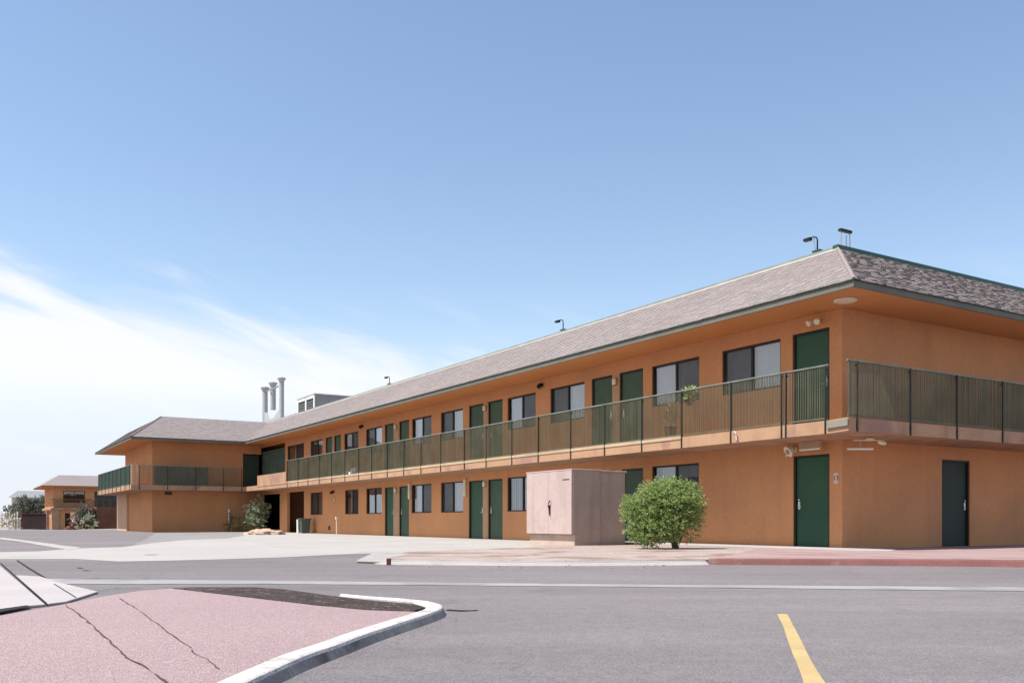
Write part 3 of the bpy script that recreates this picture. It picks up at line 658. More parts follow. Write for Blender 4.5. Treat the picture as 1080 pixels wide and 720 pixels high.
# shell shaped flood light at ground floor
t = fixture('flood_light', -.02, 1.30, 2.33, 'cream shell shaped flood light left above the ground floor corner door', 'flood light')
mb = MB(); mb.box(-.06,0,-.06,.06,-.06,.06); part(mb, 'mount', M['cream'], t, bevel=.01)
mb = MB(); mb.tube([(-.05,0,0),(-.14,.02,-.02),(-.20,.04,-.06)],[.05,.12,.14],14); part(mb, 'lamp_head', M['cream'], t)
mb = MB(); mb.tube([(-.201,.041,-.061),(-.215,.045,-.07)],[.06,.05],12); part(mb, 'lens', M['leaf_dry'], t)
mb = MB(); mb.tube([(-.14,.06,-.05),(-.15,.14,-.16)],.02); part(mb, 'sensor', M['cream'], t)
# box light
t = fixture('box_light', -.30, .62, 2.28, 'tan box light with a white tube hung over the ground floor corner door', 'light')
mb = MB(); mb.box(-.05,.06,-.28,.28,.02,.185); part(mb, 'housing', M['jamb'], t, bevel=.006)
mb = MB(); mb.tube([(-.02,-.28,0),(-.02,.28,0)],.022,10); part(mb, 'tube', M['white'], t)
t = fixture('strip_light', -.1, -.55, 2.22, 'bare white strip light under the balcony corner beside the tan box light', 'light', rz=-.55)
mb = MB(); mb.tube([(-.28,0,0),(.28,0,0)],.024,10); part(mb, 'tube', M['white'], t)
mb = MB(); mb.box(-.02,.02,-.015,.015,.02,.25); part(mb, 'bracket', M['jamb'], t)
t = fixture('security_camera', -.05, -.75, 2.40, 'small cream bullet camera with a bar arm under the balcony corner', 'camera', rz=-.55)
mb = MB(); mb.lathe([(.09,0),(.08,.04),(.03,.066)],seg=14); part(mb, 'dome', M['cream'], t)
mb = MB(); mb.box(-.34,.24,-.012,.012,-.02,.002); part(mb, 'arm', M['cream'], t)
mb = MB(); mb.tube([(.20,0,-.03),(.26,-.05,-.06),(.30,-.10,-.09)],[.05,.055,.03],12); part(mb, 'camera_body', M['cream'], t)
# room number plates
def text_obj(body, size, mat, parent, loc, rot, name='lettering'):
    cu = bpy.data.curves.new(name, 'FONT'); cu.body = body; cu.size = size; cu.align_x = 'CENTER'; cu.align_y = 'CENTER'; cu.extrude = .002
    o = bpy.data.objects.new(name, cu); col.objects.link(o)
    dg = bpy.context.evaluated_depsgraph_get(); me = bpy.data.meshes.new_from_object(o.evaluated_get(dg)); bpy.data.objects.remove(o)
    me.materials.clear(); me.materials.append(mat)
    o = bpy.data.objects.new(name, me); col.objects.link(o); o.parent = parent; o.location = loc; o.rotation_euler = rot
    return o
t = fixture('number_plate', 0, .155, 1.62, 'small faded pink plate with a dark number beside the ground floor corner door', 'sign')
mb = MB(); mb.box(-.012,-.001,-.065,.065,-.12,.12); part(mb, 'plate', M['signpink'], t, bevel=.003)
text_obj('13', .15, M['black'], t, (-.014,0,0), (math.pi/2,0,-math.pi/2), 'number')
t = fixture('number_plate', 0, 31.3, 1.72, 'pale double digit marker on the wall between two far ground floor windows', 'sign')
mb = MB(); mb.box(-.012,-.001,-.2,.2,-.13,.13); part(mb, 'plate', M['fascia_peach'], t)
text_obj('11', .30, M['white'], t, (-.014,0,0), (math.pi/2,0,-math.pi/2), 'number')
# lamps between the door pairs
LAMPS = [(8.08,4.78,'second pair of upper doors from the corner'),(15.80,4.80,'third pair of upper doors'),(23.68,4.80,'fourth pair of upper doors'),(15.82,2.02,'ground floor door pair left of the cabinet'),(23.70,2.02,'far ground floor door pair')]
LAMPS[0] = (8.08,4.78,'upper door pair nearest the corner'); LAMPS[1] = (15.80,4.80,'middle upper door pair'); LAMPS[2] = (23.68,4.80,'upper door pair beyond the middle one')
for u, z, w in LAMPS:
    t = fixture('wall_lamp', 0, u, z, 'small cream square wall lamp between the '+w, 'lamp', 'wall lamps between the door pairs')
    mb = MB(); mb.box(-.09,-.012,-.07,.07,-.085,.085); part(mb, 'lamp_shade', M['cream'], t, bevel=.012)
    mb = MB(); mb.box(-.013,-.005,-.09,.09,-.10,.10); part(mb, 'back_plate', M['frame'], t)
# vertical pale fixtures at ground floor
for u, w in ((17.28,'left of the green door pair nearest the cabinet'),(22.24,'right of the far green door pair')):
    t = fixture('strip_light', 0, u, 1.93, 'tall pale vertical wall fixture '+w, 'light', 'tall pale wall fixtures')
    mb = MB(); mb.box(-.10,-.012,-.055,.055,-.33,.33); part(mb, 'cover', M['cream'], t, bevel=.015)
    mb = MB(); mb.box(-.013,-.003,-.07,.07,-.36,.36); part(mb, 'back_plate', M['jamb'], t)
for u, z, w in ((12.0,5.18,'above the gap between two upper windows'),(27.5,5.18,'high on the far part of the upper wall'),(31.35,2.16,'above the pale double digit marker')):
    t = fixture('wall_lamp', 0, u, z, 'small dark round wall lamp '+w, 'lamp', 'small dark wall lamps')
    mb = MB(); mb.tube([(0,0,0),(-.06,0,0)],.06,12); part(mb, 'mount', M['black'], t)
    mb = MB(); mb.tube([(-.06,0,.02),(-.13,0,-.03),(-.17,0,-.1)],[.05,.075,.07],12); part(mb, 'lamp_head', M['black'], t)
t = fixture('wall_vent', 0, 32.0, .30, 'small dark vent low in the wall near the grey bin', 'vent')
mb = MB(); mb.box(-.02,-.002,-.14,.14,-.1,.1); part(mb, 'vent_frame', M['frame'], t)
mb = MB(); [mb.box(-.026,-.02,-.12,.12,-.08+i*.04,-.06+i*.04) for i in range(4)]; part(mb, 'louvre', M['brown'], t)
# wall grate plate on the wing, pink drain pipe on the fascia
t = fixture('wall_vent', -5.6, WU, 2.32, 'small dark vent under the wing balcony near its outer corner', 'vent')
mb = MB(); mb.box(-.2,.2,-.02,-.002,-.09,.09); part(mb, 'vent_frame', M['frame'], t)
mb = MB(); mb.box(-.15,.15,-.026,-.02,-.05,.05); part(mb, 'louvre', M['brown'], t)
mb = MB(); mb.tube([(0,.06,.14),(-.03,.03,.17),(-.04,-.03,.13),(-.03,-.03,.06),(-.03,-.05,0),(-.03,-.04,-.10)],.018,8); o = mb.build('drain_pipe', M['signpink'], None, at(BO-.02,1.80,2.55), ROT, smooth=True); tag(o, 'short crooked pink drain pipe on the balcony edge near the corner', 'pipe')
mb = MB(); mb.tube([(0,0,0),(0,0,1.0)],.05,10); mb.box(-.08,.08,-.03,.0,.8,.9); o = mb.build('standpipe', M['white'], None, at(-2.05,WU-.16,.42), ROT); tag(o, 'white vertical pipe in front of the plain wing wall', 'pipe')
mb = MB(); mb.tube([(0,0,0),(0,0,.82)],.028,8); mb.box(-.05,.05,-.05,.05,.74,.86); o = mb.build('marker_post', M['cream'], None, at(-.9,28.6,.004), ROT); tag(o, 'thin pale marker post standing before the far ground floor wall', 'post')
# wheeled bin
t = fixture('trash_bin', -.55, 34.3, .004, 'grey green wheeled bin with a pale front standing by the dark entrance', 'bin')
mb = MB(); mb.lathe([(.01,0),(.30,.03),(.36,.72),(.38,.74)],seg=4); part(mb, 'body', M['bin'], t, rz=math.pi/4)
mb = MB(); mb.box(-.30,.30,-.30,.30,.742,.80); part(mb, 'lid', M['bin'], t, bevel=.02)
mb = MB(); mb.quad((-.215,.235,.03),(-.215,.30,.03),(-.268,.34,.72),(-.268,.20,.72)); mb.box(-.34,-.28,.12,.28,.0,.74); part(mb, 'side_panel', M['white'], t)
# balcony clutter
t = fixture('plant_pot', BO+.17, 3.55, 3.52, 'small leafy green plant hooked on the balcony rail before the corner window', 'plant')
mb = MB(); mb.lathe([(.07,0),(.11,.17),(.12,.18)],seg=12); part(mb, 'pot', M['brown'], t)
def leaves(n, fn, size, asp, tilt=1.0):
    mb = MB()
    for i in range(n):
        p, dirv = fn()
        L_ = size*rnd.uniform(.6,1.3); w = L_*asp
        d = (dirv + Vector((rnd.gauss(0,.5),rnd.gauss(0,.5),rnd.gauss(0,.45)))*tilt).normalized()
        sd = d.cross(Vector((rnd.gauss(0,1),rnd.gauss(0,1),rnd.gauss(0,1)+.6))).normalized()*w/2; up = d.cross(sd).normalized()*w*.25
        a, b, c, e = p, p+d*L_*.5+sd+up, p+d*L_, p+d*L_*.5-sd+up
        i0 = len(mb.v); mb.v += [tuple(a),tuple(b),tuple(c),tuple(e),tuple(p+d*L_*.5-up*.5)]
        mb.f += [(i0,i0+1,i0+4),(i0+1,i0+2,i0+4),(i0+2,i0+3,i0+4),(i0+3,i0,i0+4)]
    return mb
def ball(c, r):
    def f():
        d = Vector((rnd.gauss(0,1),rnd.gauss(0,1),rnd.gauss(0,1))).normalized(); k = rnd.random()**.4
        return Vector(c)+Vector((d.x*r[0],d.y*r[1],d.z*r[2]))*k, d
    return f
part(leaves(170, ball((0,0,.28),(.15,.17,.16)), .11, .45), 'foliage', M['leaf'], t)
t = fixture('dry_plant', BO+.25, 4.35, FL+.004, 'tuft of dry tan grass in a pot behind the balcony rail', 'plant')
mb = MB(); mb.lathe([(.12,0),(.16,.3),(.17,.32)],seg=12); part(mb, 'pot', M['brown'], t)
def fan():
    a = rnd.uniform(0,6.28); k = rnd.random(); return Vector((math.cos(a)*.1*k, math.sin(a)*.12*k, .32+rnd.uniform(0,.55))), Vector((math.cos(a)*.5,math.sin(a)*.9,1))
part(leaves(150, fan, .30, .05, .5), 'foliage', M['leaf_dry'], t)
t = fixture('pole_stand', BO+.35, 20.6, FL+.004, 'pale pole with a dark crossbar leaning inside the balcony rail', 'pole')
mb = MB(); mb.tube([(0,0,0),(0,0,.92)],.025,8); mb.lathe([(.14,0),(.14,.02),(.03,.05)],seg=12); part(mb, 'pole', M['white'], t)
mb = MB(); mb.box(-.03,.03,-.55,.12,.86,.90); part(mb, 'crossbar', M['black'], t)
def lump(rx, ry, rz, seed, nu=18, nv=10, flat=True, amp=.25):
    mb = MB(); rows = []
    for j in range(nv+1):
        ph = math.pi*(j/nv) if not flat else math.pi/2*(j/nv)
        row = []
        for i in range(nu):
            th = 2*math.pi*i/nu; d = Vector((math.sin(ph)*math.cos(th), math.sin(ph)*math.sin(th), math.cos(ph)))
            k = 1+amp*noise.noise(d*1.8+Vector((seed,0,0)))+amp*.5*noise.noise(d*4.5+Vector((seed,3,0)))
            row.append(len(mb.v)); mb.v.append((d.x*rx*k, d.y*ry*k, max(0,d.z*rz*k)))
        rows.append(row)
    for j in range(nv):
        for i in range(nu): mb.f.append((rows[j][i],rows[j+1][i],rows[j+1][(i+1)%nu],rows[j][(i+1)%nu]))
    return mb
for v, u, s, w in ((BO+.25,25.75,.30,'larger lumpy white plastic bag on the balcony floor by the rail'),(BO+.25,26.7,.20,'smaller lumpy white plastic bag on the balcony floor by the rail')):
    o = lump(s*.8,s,s*1.1,u).build('plastic_bag', M['bag'], None, at(v,u,FL+.004), ROT, smooth=True); tag(o, w, 'bag', 'white bags on the balcony')

# ------------------------------------------------------------------ roof things
def gooseneck(v, u, label, flip=1, head=True):
    t = fixture('roof_lamp', v, u, ZT+.088, label, 'roof lamp', 'dark lamps along the roof edge')
    mb = MB(); mb.box(-.10,.10,-.16,.16,0,.06); part(mb, 'base', M['cap'], t, bevel=.01)
    mb = MB(); mb.tube([(0,0,.08),(0,0,.42),(-.01,.02*flip,.5),(-.05,.10*flip,.54),(-.12,.26*flip,.53)],.026,8); part(mb, 'arm', M['black'], t, smooth=True)
    mb = MB(); mb.box(-.20,-.02,min(.2*flip,.46*flip),max(.2*flip,.46*flip),.44,.54); part(mb, 'lamp_head', M['black'], t, bevel=.015)
    t.scale = (.68,.68,.68)
    return t
t = gooseneck(.66, 1.23, 'dark angled roof lamp with two legs left of the roof corner'); 
mb = MB(); mb.tube([(0,.10,.08),(-.03,.13,.48)],.018); part(mb, 'brace', M['steel'], t)
gooseneck(.66, 11.75, 'dark gooseneck roof lamp about midway along the roof edge')
gooseneck(.66, 25.9, 'far dark gooseneck roof lamp near the grey rooftop cooler')
t = fixture('roof_bracket', .95, .67, ZT+.088, 'open square dark metal frame standing right of the roof corner', 'bracket')
mb = MB(); mb.tube([(-.16,0,0),(-.16,0,.38)],.018); mb.tube([(.16,0,0),(.16,0,.38)],.018); mb.tube([(.04,0,0),(.06,.02,.30)],.014); part(mb, 'leg', M['steel'], t)
mb = MB(); mb.box(-.20,.20,-.04,.04,.36,.42); part(mb, 'crossbar', M['black'], t)
# evaporative cooler
t = fixture('rooftop_cooler', 3.0, 42.7, ZT-.03, 'grey boxy rooftop cooler with two louvred openings behind the roof edge', 'cooler')
mb = MB(); mb.box(0,4.4,0,3.3,0,1.78); part(mb, 'housing', M['grey'], t, bevel=.02)
mb = MB(); mb.box(-.06,4.46,-.06,3.36,1.782,1.86); part(mb, 'lid', M['galv'], t)
mb = MB()
for y0, y1 in ((0,.16),(1.55,1.75),(3.14,3.3)): mb.box(-.05,-.002,y0,y1,.1,1.75)
mb.box(-.05,-.002,.16,3.14,1.6,1.75); part(mb, 'trim', M['white'], t)
for y0 in (.2,1.8):
    mb = MB(); mb.box(-.02,-.003,y0,y0+1.3,.2,1.58); o_ = part(mb, 'louvre', M['black'], t)
    mb = MB(); [mb.box(-.035,-.02,y0+.02,y0+1.28,.25+i*.16,.29+i*.16) for i in range(8)]; mb.build('slat', M['grey'], o_)
# three white flues
def flue(v, u, z0, z1, r, label):
    t = fixture('vent_stack', v, u, z0, label, 'flue', 'white flues on the roof')
    mb = MB(); mb.tube([(0,0,0),(0,0,z1-z0-.1)], r, 16); part(mb, 'pipe', M['galv'], t, smooth=False)
    mb = MB(); mb.lathe([(r+.02,-.28),(r+.03,-.20),(r+.12,-.12),(r+.13,-.04),(r*.6,.03)],(0,0,z1-z0),16); part(mb, 'cap', M['galv'], t)
    return t
def roof_at(px, v):
    k = (px-540)/FOC; x = C.x+v*.8519; y = C.y+v*.5237
    return (x-k*y)/(-.5237-k*.8519)*-1 if False else (x-k*y)/(k*.8519+.5237)
u1, u2, u3 = roof_at(279.5,3.0), roof_at(288,3.3), roof_at(297,3.0)
def zat(py, v, u): return EYE+(HOR-py)*W(v,u).y/FOC
flue(3.0,u1,ZT-.03,zat(408,3.0,u1),.20,'shortest and leftmost of the three pale flues on the roof')
flue(3.3,u2,zat(432,3.3,u2),zat(403,3.3,u2),.20,'middle pale flue, held up between the two taller pipes')
flue(3.0,u3,ZT-.03,zat(398,3.0,u3),.17,'tallest and rightmost of the three pale flues on the roof')
t = fixture('flue_stand', 3.0, (u1+u3)/2, ZT-.03, 'pale sheet metal cradle joining the three flues at the roof', 'flue stand')
mb = MB(); hz = zat(440,3,u2)-ZT; w = (u1-u3)/2
prof = [(-w+.16,0),(w-.16,0),(w-.16,hz+.5),(w*.45,hz-.15),(-w*.2,hz-.15),(-w+.16,hz+.35)]
mb.v = [(-.1,y,z) for y,z in prof]+[(.1,y,z) for y,z in prof]; n_ = len(prof); mb.f = [tuple(range(n_))[::-1], tuple(range(n_,2*n_))]+[(i,(i+1)%n_,n_+(i+1)%n_,n_+i) for i in range(n_)]
part(mb, 'cradle', M['galv'], t)
mb = MB(); zb = zat(411,3,u2)-ZT; mb.box(-.03,.03,-w*.6,w*1.05,zb-.04,zb+.06); part(mb, 'brace', M['grey'], t)

# ------------------------------------------------------------------ utility cabinet
cx = (gp(604,577)); cab = empty('utility_cabinet', (cx[0],cx[1],0), ROT, 'pinkish beige metal utility cabinet with double doors on a concrete plinth', 'cabinet')
mb = MB(); mb.box(.12,.86,0,2.13,.0,1.95); mb.box(.02,.1195,0,2.13,.328,1.95); part(mb, 'body', M['cabinet_shaded'], cab, bevel=.008)
mb = MB(); mb.box(.862,1.72,.05,2.1,.02,1.93); part(mb, 'body', M['cabinet_shaded'], cab, bevel=.01)
mb = MB(); mb.box(-.035,.90,-.015,2.15,1.952,1.985); mb.box(.85,1.76,.02,2.14,1.932,1.975); part(mb, 'lid', M['cabinet'], cab, bevel=.008)
for a, b in ((.012,1.06),(1.066,2.118)):
    mb = MB(); mb.box(-.03,.018,a,b,.33,1.948); d_ = part(mb, 'door', M['cabinet'], cab, bevel=.006)
    if a < .5:
        mb = MB(); mb.tube([(-.05,.99,.98),(-.075,1.0,1.06),(-.08,.97,1.14),(-.06,.93,1.20)],.014,8); mb.box(-.045,-.031,.95,1.02,.85,1.08); mb.tube([(-.05,.98,.9),(-.07,.94,.80)],.012); mb.build('handle', M['black'], d_)
        mb = MB(); mb.box(-.034,-.0305,.10,.40,1.71,1.735); mb.build('label_slot', M['black'], d_)
mb = MB(); mb.box(.07,.119,.02,2.10,-.0,.325); part(mb, 'plinth', M['plinth'], cab, bevel=.01)
# ------------------------------------------------------------------ plants
def bush(name, loc, label, mat, blobs, stems, n, size, asp, cat='shrub', group=None, wood=M['bark'], r=.03, droop=0):
    t = empty(name, loc, 0, label, cat, group)
    mb = MB(); tips = []
    for s in stems:
        pts = [Vector(p) for p in s]; mb.tube(pts, [r*(1-.7*i/(len(pts)-1)) for i in range(len(pts))], 7)
    for c, rad in blobs:       # twigs reach into every clump
        b0 = Vector(rnd.choice(stems)[-1]); mb.tube([b0, (b0+Vector(c))*.5+Vector((0,0,-.03)), Vector(c)], [r*.35,r*.25,r*.1], 5)
    part(mb, 'trunk', wood, t)
    tot = sum(b[1][0]*b[1][1]*b[1][2] for b in blobs)**1; lm = MB()
    for c, rad in blobs:
        k = int(n*(rad[0]*rad[1]*rad[2])/tot); 
        # sprays: short arching shoots with leaves along them
        for _ in range(max(1,k//9)):
            d = Vector((rnd.gauss(0,1),rnd.gauss(0,1),rnd.gauss(0,1)+.15)).normalized(); q = rnd.random()**.35
            p0 = Vector(c)+Vector((d.x*rad[0],d.y*rad[1],d.z*rad[2]))*q*.92
            sd = (d+Vector((rnd.gauss(0,.4),rnd.gauss(0,.4),.35-droop))).normalized(); ln = size*rnd.uniform(1.2,2.6)
            def fn():
                s = rnd.random(); return p0+sd*ln*s+Vector((0,0,-droop*s*s*ln)), (sd+Vector((rnd.gauss(0,.6),rnd.gauss(0,.6),rnd.gauss(0,.5)))).normalized()
            m2 = leaves(9, fn, size, asp, .5); o = len(lm.v); lm.v += m2.v; lm.f += [tuple(i+o for i in f) for f in m2.f]
    part(lm, 'foliage', mat, t)
    return t
bx, by = gp(710,580.5)
bl = [((-.10,0,1.02),(.58,.55,.50)),((-.55,.05,.85),(.46,.45,.42)),((.28,.0,.98),(.40,.45,.46)),((-.82,-.05,.68),(.34,.33,.36)),((-.50,-.15,.40),(.48,.38,.26)),((.04,.1,1.33),(.36,.34,.24)),((.34,.05,.66),(.28,.3,.26)),((-.38,.0,1.28),(.36,.34,.22)),((-.1,-.2,.55),(.36,.35,.28)),((-.98,.0,.95),(.20,.22,.22)),((.42,.0,1.22),(.20,.2,.22)),((-.75,-.1,.35),(.26,.25,.20)),((-.55,-.1,.22),(.34,.30,.16)),((-.2,-.2,.30),(.26,.26,.18)),((.30,-.1,.42),(.22,.22,.20))]
bush('willowy_bush', (bx,by,.04), 'round light green willowy bush in the dirt bed beside the cabinet', M['leaf'], bl,
     [[(.02,0,-.03),(-.03,0,.16),(-.14,.02,.38),(-.30,0,.62)],[(.06,0,-.03),(.10,.02,.18),(.16,0,.40),(.26,.05,.75)],[(.04,.04,-.03),(.04,.06,.2),(.0,.1,.5),(.0,.1,.9)],[(.09,-.03,-.03),(.15,-.05,.2),(.24,-.08,.45),(.42,-.05,.8)]], 30000, .068, .36, r=.034)
p = W(-.95, 42.4)
bl = [((0,0,1.0),(.45,.45,.5)),((.35,-.1,1.45),(.4,.3,.3)),((-.35,.1,1.2),(.35,.35,.35)),((.75,-.1,1.25),(.25,.2,.15)),((.1,0,1.85),(.18,.18,.22)),((-.1,-.1,.5),(.5,.4,.4))]
bush('pale_shrub', (p.x+.2,p.y,0), 'tall loose shrub with pale leaves beside the dark passage', M['leaf_pale'], bl, [[(0,0,-.03),(0,0,.4),(.05,0,.9)],[(.05,0,-.03),(.2,0,.5),(.35,0,1.0)]], 1500, .17, .42)
bl = [((-.25,0,.45),(.40,.35,.38)),((.2,.05,.35),(.35,.35,.3)),((-.5,0,.7),(.2,.2,.25))]
bush('low_shrub', (p.x-.75,p.y-.3,0), 'low olive green arching shrub left of the tall pale shrub', M['leaf_olive'], bl, [[(0,0,-.03),(-.1,0,.3),(-.2,0,.5)],[(.05,0,-.03),(.1,0,.3)]], 700, .20, .16, droop=.5)
mb = MB(); mb.box(-.22,.22,-.06,.06,.55,1.25); t = empty('notice_board', (p.x-.35,p.y+.25,0), ROT-.3, 'small blank white board half hidden by the pale shrub', 'board'); part(mb, 'panel', M['white'], t)
mb = MB(); mb.tube([(0,0,0),(0,0,.55)],.03); part(mb, 'leg', M['white'], t)
x_, y_ = gp(278,563.5)
o = lump(.88,.7,.26,4,40,16,True,.32).build('dirt_pile', M['dirt_pile'], None, (x_,y_,.002), .1, smooth=True); tag(o, 'low heap of pale brown dirt on the drive before the shrubs', 'dirt pile')

# ------------------------------------------------------------------ far building
DZ = -.452
def far_motel():
    Y0 = 113.0; x0 = (45-540)/FOC*Y0
    b = empty('motel_building', (x0,Y0,DZ), ROT, 'distant smaller orange two storey motel block with hip roof and balcony', 'motel')
    b.scale = (1,1,1)
    # local: x along the visible front, y away; eave corner at the origin
    o_ = 1.3; LW, LD = 16.0, 13.5
    wl = lambda a, d, z: (a, o_+d, z)
    part(wall_grid(o_, LW, 0, 2.5, [(2.6,3.9,.4,2.1),(4.1,4.9,-1,2.1),(7.0,9.6,-1,2.2)], wl, .2), 'wall', M['stucco'], b)
    part(wall_grid(o_, LW, 2.76, 5.35, [(2.4,4.9,3.4,4.9),(6.0,9.6,2.8,4.9)], wl, .2), 'wall', M['stucco'], b)
    mb = MB(); mb.box(o_,o_+.2,o_+.2,LD,0,2.5); mb.box(o_,o_+.2,o_+.2,LD,2.76,5.35); mb.box(o_+.2,LW,LD,LD+.2,0,5.35); mb.box(LW-.2,LW,o_+.2,LD,0,5.35); part(mb, 'side_wall', M['stucco'], b)
    mb = MB(); mb.box(o_+.25,LW-.25,o_+1.6,o_+1.7,0,2.5); mb.box(o_+.25,LW-.25,o_+1.6,o_+1.7,2.76,5.35); part(mb, 'inner_wall', M['brown'], b)
    mb = MB(); mb.box(o_-.3,LW,o_-.35,LD,2.503,2.757); part(mb, 'floor_slab', M['fascia_peach'], b)
    mb = MB(); mb.box(.02,LW+1,.02,LD+1,5.355,5.45); part(mb, 'soffit', M['soffit'], b)
    mb = MB(); P = [(0,0),(LW+1,0),(LW+1,LD+1),(0,LD+1)]; Q = [(2,2),(LW-1,2),(LW-1,LD-1),(2,LD-1)]
    P = [(-.05,-.05),(LW+1,-.05),(LW+1,LD+1),(-.05,LD+1)]
    for i in range(4):
        j = (i+1)%4; mb.quad((*P[i],5.5),(*P[j],5.5),(*Q[j],6.9),(*Q[i],6.9))
    mb.sheet(Q,6.9); mb.sheet(P,5.46); part(mb, 'roof', M['shingle'], b)
    for a, c, z0, z1 in ((2.6,3.9,.4,2.1),(2.4,4.9,3.4,4.9)):
        f = MB(); f.box(a,a+.08,o_+.03,o_+.1,z0,z1); f.box(c-.08,c,o_+.03,o_+.1,z0,z1); f.box(a+.08,c-.08,o_+.03,o_+.1,z0,z0+.08); f.box(a+.08,c-.08,o_+.03,o_+.1,z1-.08,z1); f.box((a+c)/2-.04,(a+c)/2+.04,o_+.03,o_+.1,z0+.08,z1-.08); w = part(f, 'window', M['frame'], b)
        q = MB(); q.quad((a+.08,o_+.08,z0+.08),(c-.08,o_+.08,z0+.08),(c-.08,o_+.08,z1-.08),(a+.08,o_+.08,z1-.08)); q.build('pane', M['glass'], w)
    f = MB(); f.box(4.12,4.88,o_+.06,o_+.1,0,2.08); part(f, 'door', M['brown'], b)
    q = MB()
    for i in range(70): q.box(6.0+i*.0515,6.0+i*.0515+.03,o_+.05,o_+.06,2.8,4.88)
    part(q, 'mesh_screen', M['mesh_green'], b)
    q = MB()
    for i in range(110): q.box(o_-.2+i*.135,o_-.2+i*.135+.03,o_-.3,o_-.27,2.8,3.8)
    q.box(o_-.25,LW,o_-.32,o_-.25,3.8,3.86); part(q, 'railing', M['rail'], b)
    q = MB(); q.box(.55,.85,o_+.2,o_+.5,0,2.5); q.box(1.1,1.9,o_-.25,o_-.02,0,2.5); part(q, 'column', M['fascia_peach'], b)
    return b
far_motel()
# brown stair block between the two buildings with a pale ramp
def fz(x, y): return gz(x, y)
x1 = (102-540)/FOC*88.0
t = empty('stair_block', (x1,88,fz(x1,88)-.02), ROT, 'red brown timber stair enclosure behind the left wing', 'stairs')
mb = MB(); mb.box(0,5.0,.0,2.4,0,2.3); part(mb, 'wall', M['brown'], t)
mb = MB()
for i in range(9): mb.box(-.10-.28*(9-i),-.10-.28*(8-i)-.001,.2,2.2,0,.24*(i+1))
part(mb, 'step', M['brown'], t)
mb = MB(); mb.tube([(-2.6,.2,1.0),(-.1,.2,3.1)],.05); mb.box(-.05,4.9,.05,.11,2.95,3.05); [mb.box(i*.6,i*.6+.06,.05,.11,2.3,2.95) for i in range(9)]; part(mb, 'handrail', M['brown'], t)
rp = [( (82-540)/FOC*86, 86),((124-540)/FOC*70,70),((124-540)/FOC*74,74),((100-540)/FOC*89,89)]
mb = MB(); n0 = len(mb.v)
for dz in (-.05,.09): mb.v += [(x,y,fz(x,y)+dz) for x,y in rp]
mb.f = [(4,5,6,7),(3,2,1,0)]+[(i,(i+1)%4,4+(i+1)%4,4+i) for i in range(4)]
tag(mb.build('ramp', M['apron']), kind='structure')
# letter box sign
xs = (77-540)/FOC*96
t = empty('sign_post', (xs,96,fz(xs,96)), 0, 'white blank board on a post before the distant motel block', 'sign')
mb = MB(); mb.box(-.27,.27,-.05,.05,1.15,1.95); part(mb, 'panel', M['jamb'], t)
mb = MB(); mb.tube([(0,0,0),(0,0,1.15)],.10); part(mb, 'post', M['white'], t)
for px, h, w_, lab in ((91,1.5,.5,'dark bush left of the brown stair enclosure'),(100,2.3,.42,'taller narrow bush against the brown stair enclosure')):
    x = (px-540)/FOC*90; bl = [((0,0,h*.6),(w_,w_,h*.38)),((w_*.4,0,h*.35),(w_*.7,w_*.6,h*.25)),((-w_*.4,0,h*.4),(w_*.6,w_*.6,h*.25)),((0,0,h*.9),(w_*.5,w_*.5,h*.15))]
    bush('dark_bush', (x,89.2-(px-91)*.15,fz(x,89)), lab, M['leaf_dark'], bl, [[(0,0,-.05),(.05,0,h*.4)],[(0,0,-.05),(-.1,0,h*.4)]], 650, .28, .4)
for px, h, lab in ((85,.9,'small potted pale plant right of the white board'),(98,.7,'small pale plant at the foot of the dark bush'),(94.5,1.3,'slender pale plant before the dark bush')):
    x = (px-540)/FOC*86; bush('potted_plant', (x,86,fz(x,86)), lab, M['leaf_pale'], [((0,0,h*.6),(.3,.3,h*.4)),((.1,0,h*.9),(.2,.2,h*.2))], [[(0,0,-.03),(0,0,h*.5)]], 160, .2, .4, cat='plant')
# far left: grey house, trees, dark wall, white fence
xh = (33-540)/FOC*150
t = empty('grey_house', (xh,150,-.62), .15, 'hazy grey two storey house behind trees at the far left', 'house')
mb = MB(); mb.box(-3.0,6.5,0,7,0,5.2); part(mb, 'wall', M['concrete_wall'], t)
mb = MB(); mb.quad((-3.4,-.4,5.1),(6.9,-.4,5.1),(6.9,3.5,6.3),(-3.4,3.5,6.3)); mb.quad((6.9,7.4,5.1),(-3.4,7.4,5.1),(-3.4,3.5,6.3),(6.9,3.5,6.3)); mb.quad((-3.4,-.4,5.1),(-3.4,3.5,6.3),(-3.4,7.4,5.1)); mb.quad((6.9,-.4,5.1),(6.9,7.4,5.1),(6.9,3.5,6.3)); part(mb, 'roof', M['grey'], t)
for x in (-2.2,.4,2.6):
    mb = MB(); mb.box(x,x+1.5,-.06,-.01,2.9,4.3); w = part(mb, 'window', M['frame'], t); mb = MB(); mb.box(x+.1,x+1.4,-.07,-.061,3.0,4.2); mb.build('pane', M['glass'], w)
mb = MB(); mb.box(-3.6,-.2,-1.2,-.02,1.9,3.0); part(mb, 'porch', M['white'], t)
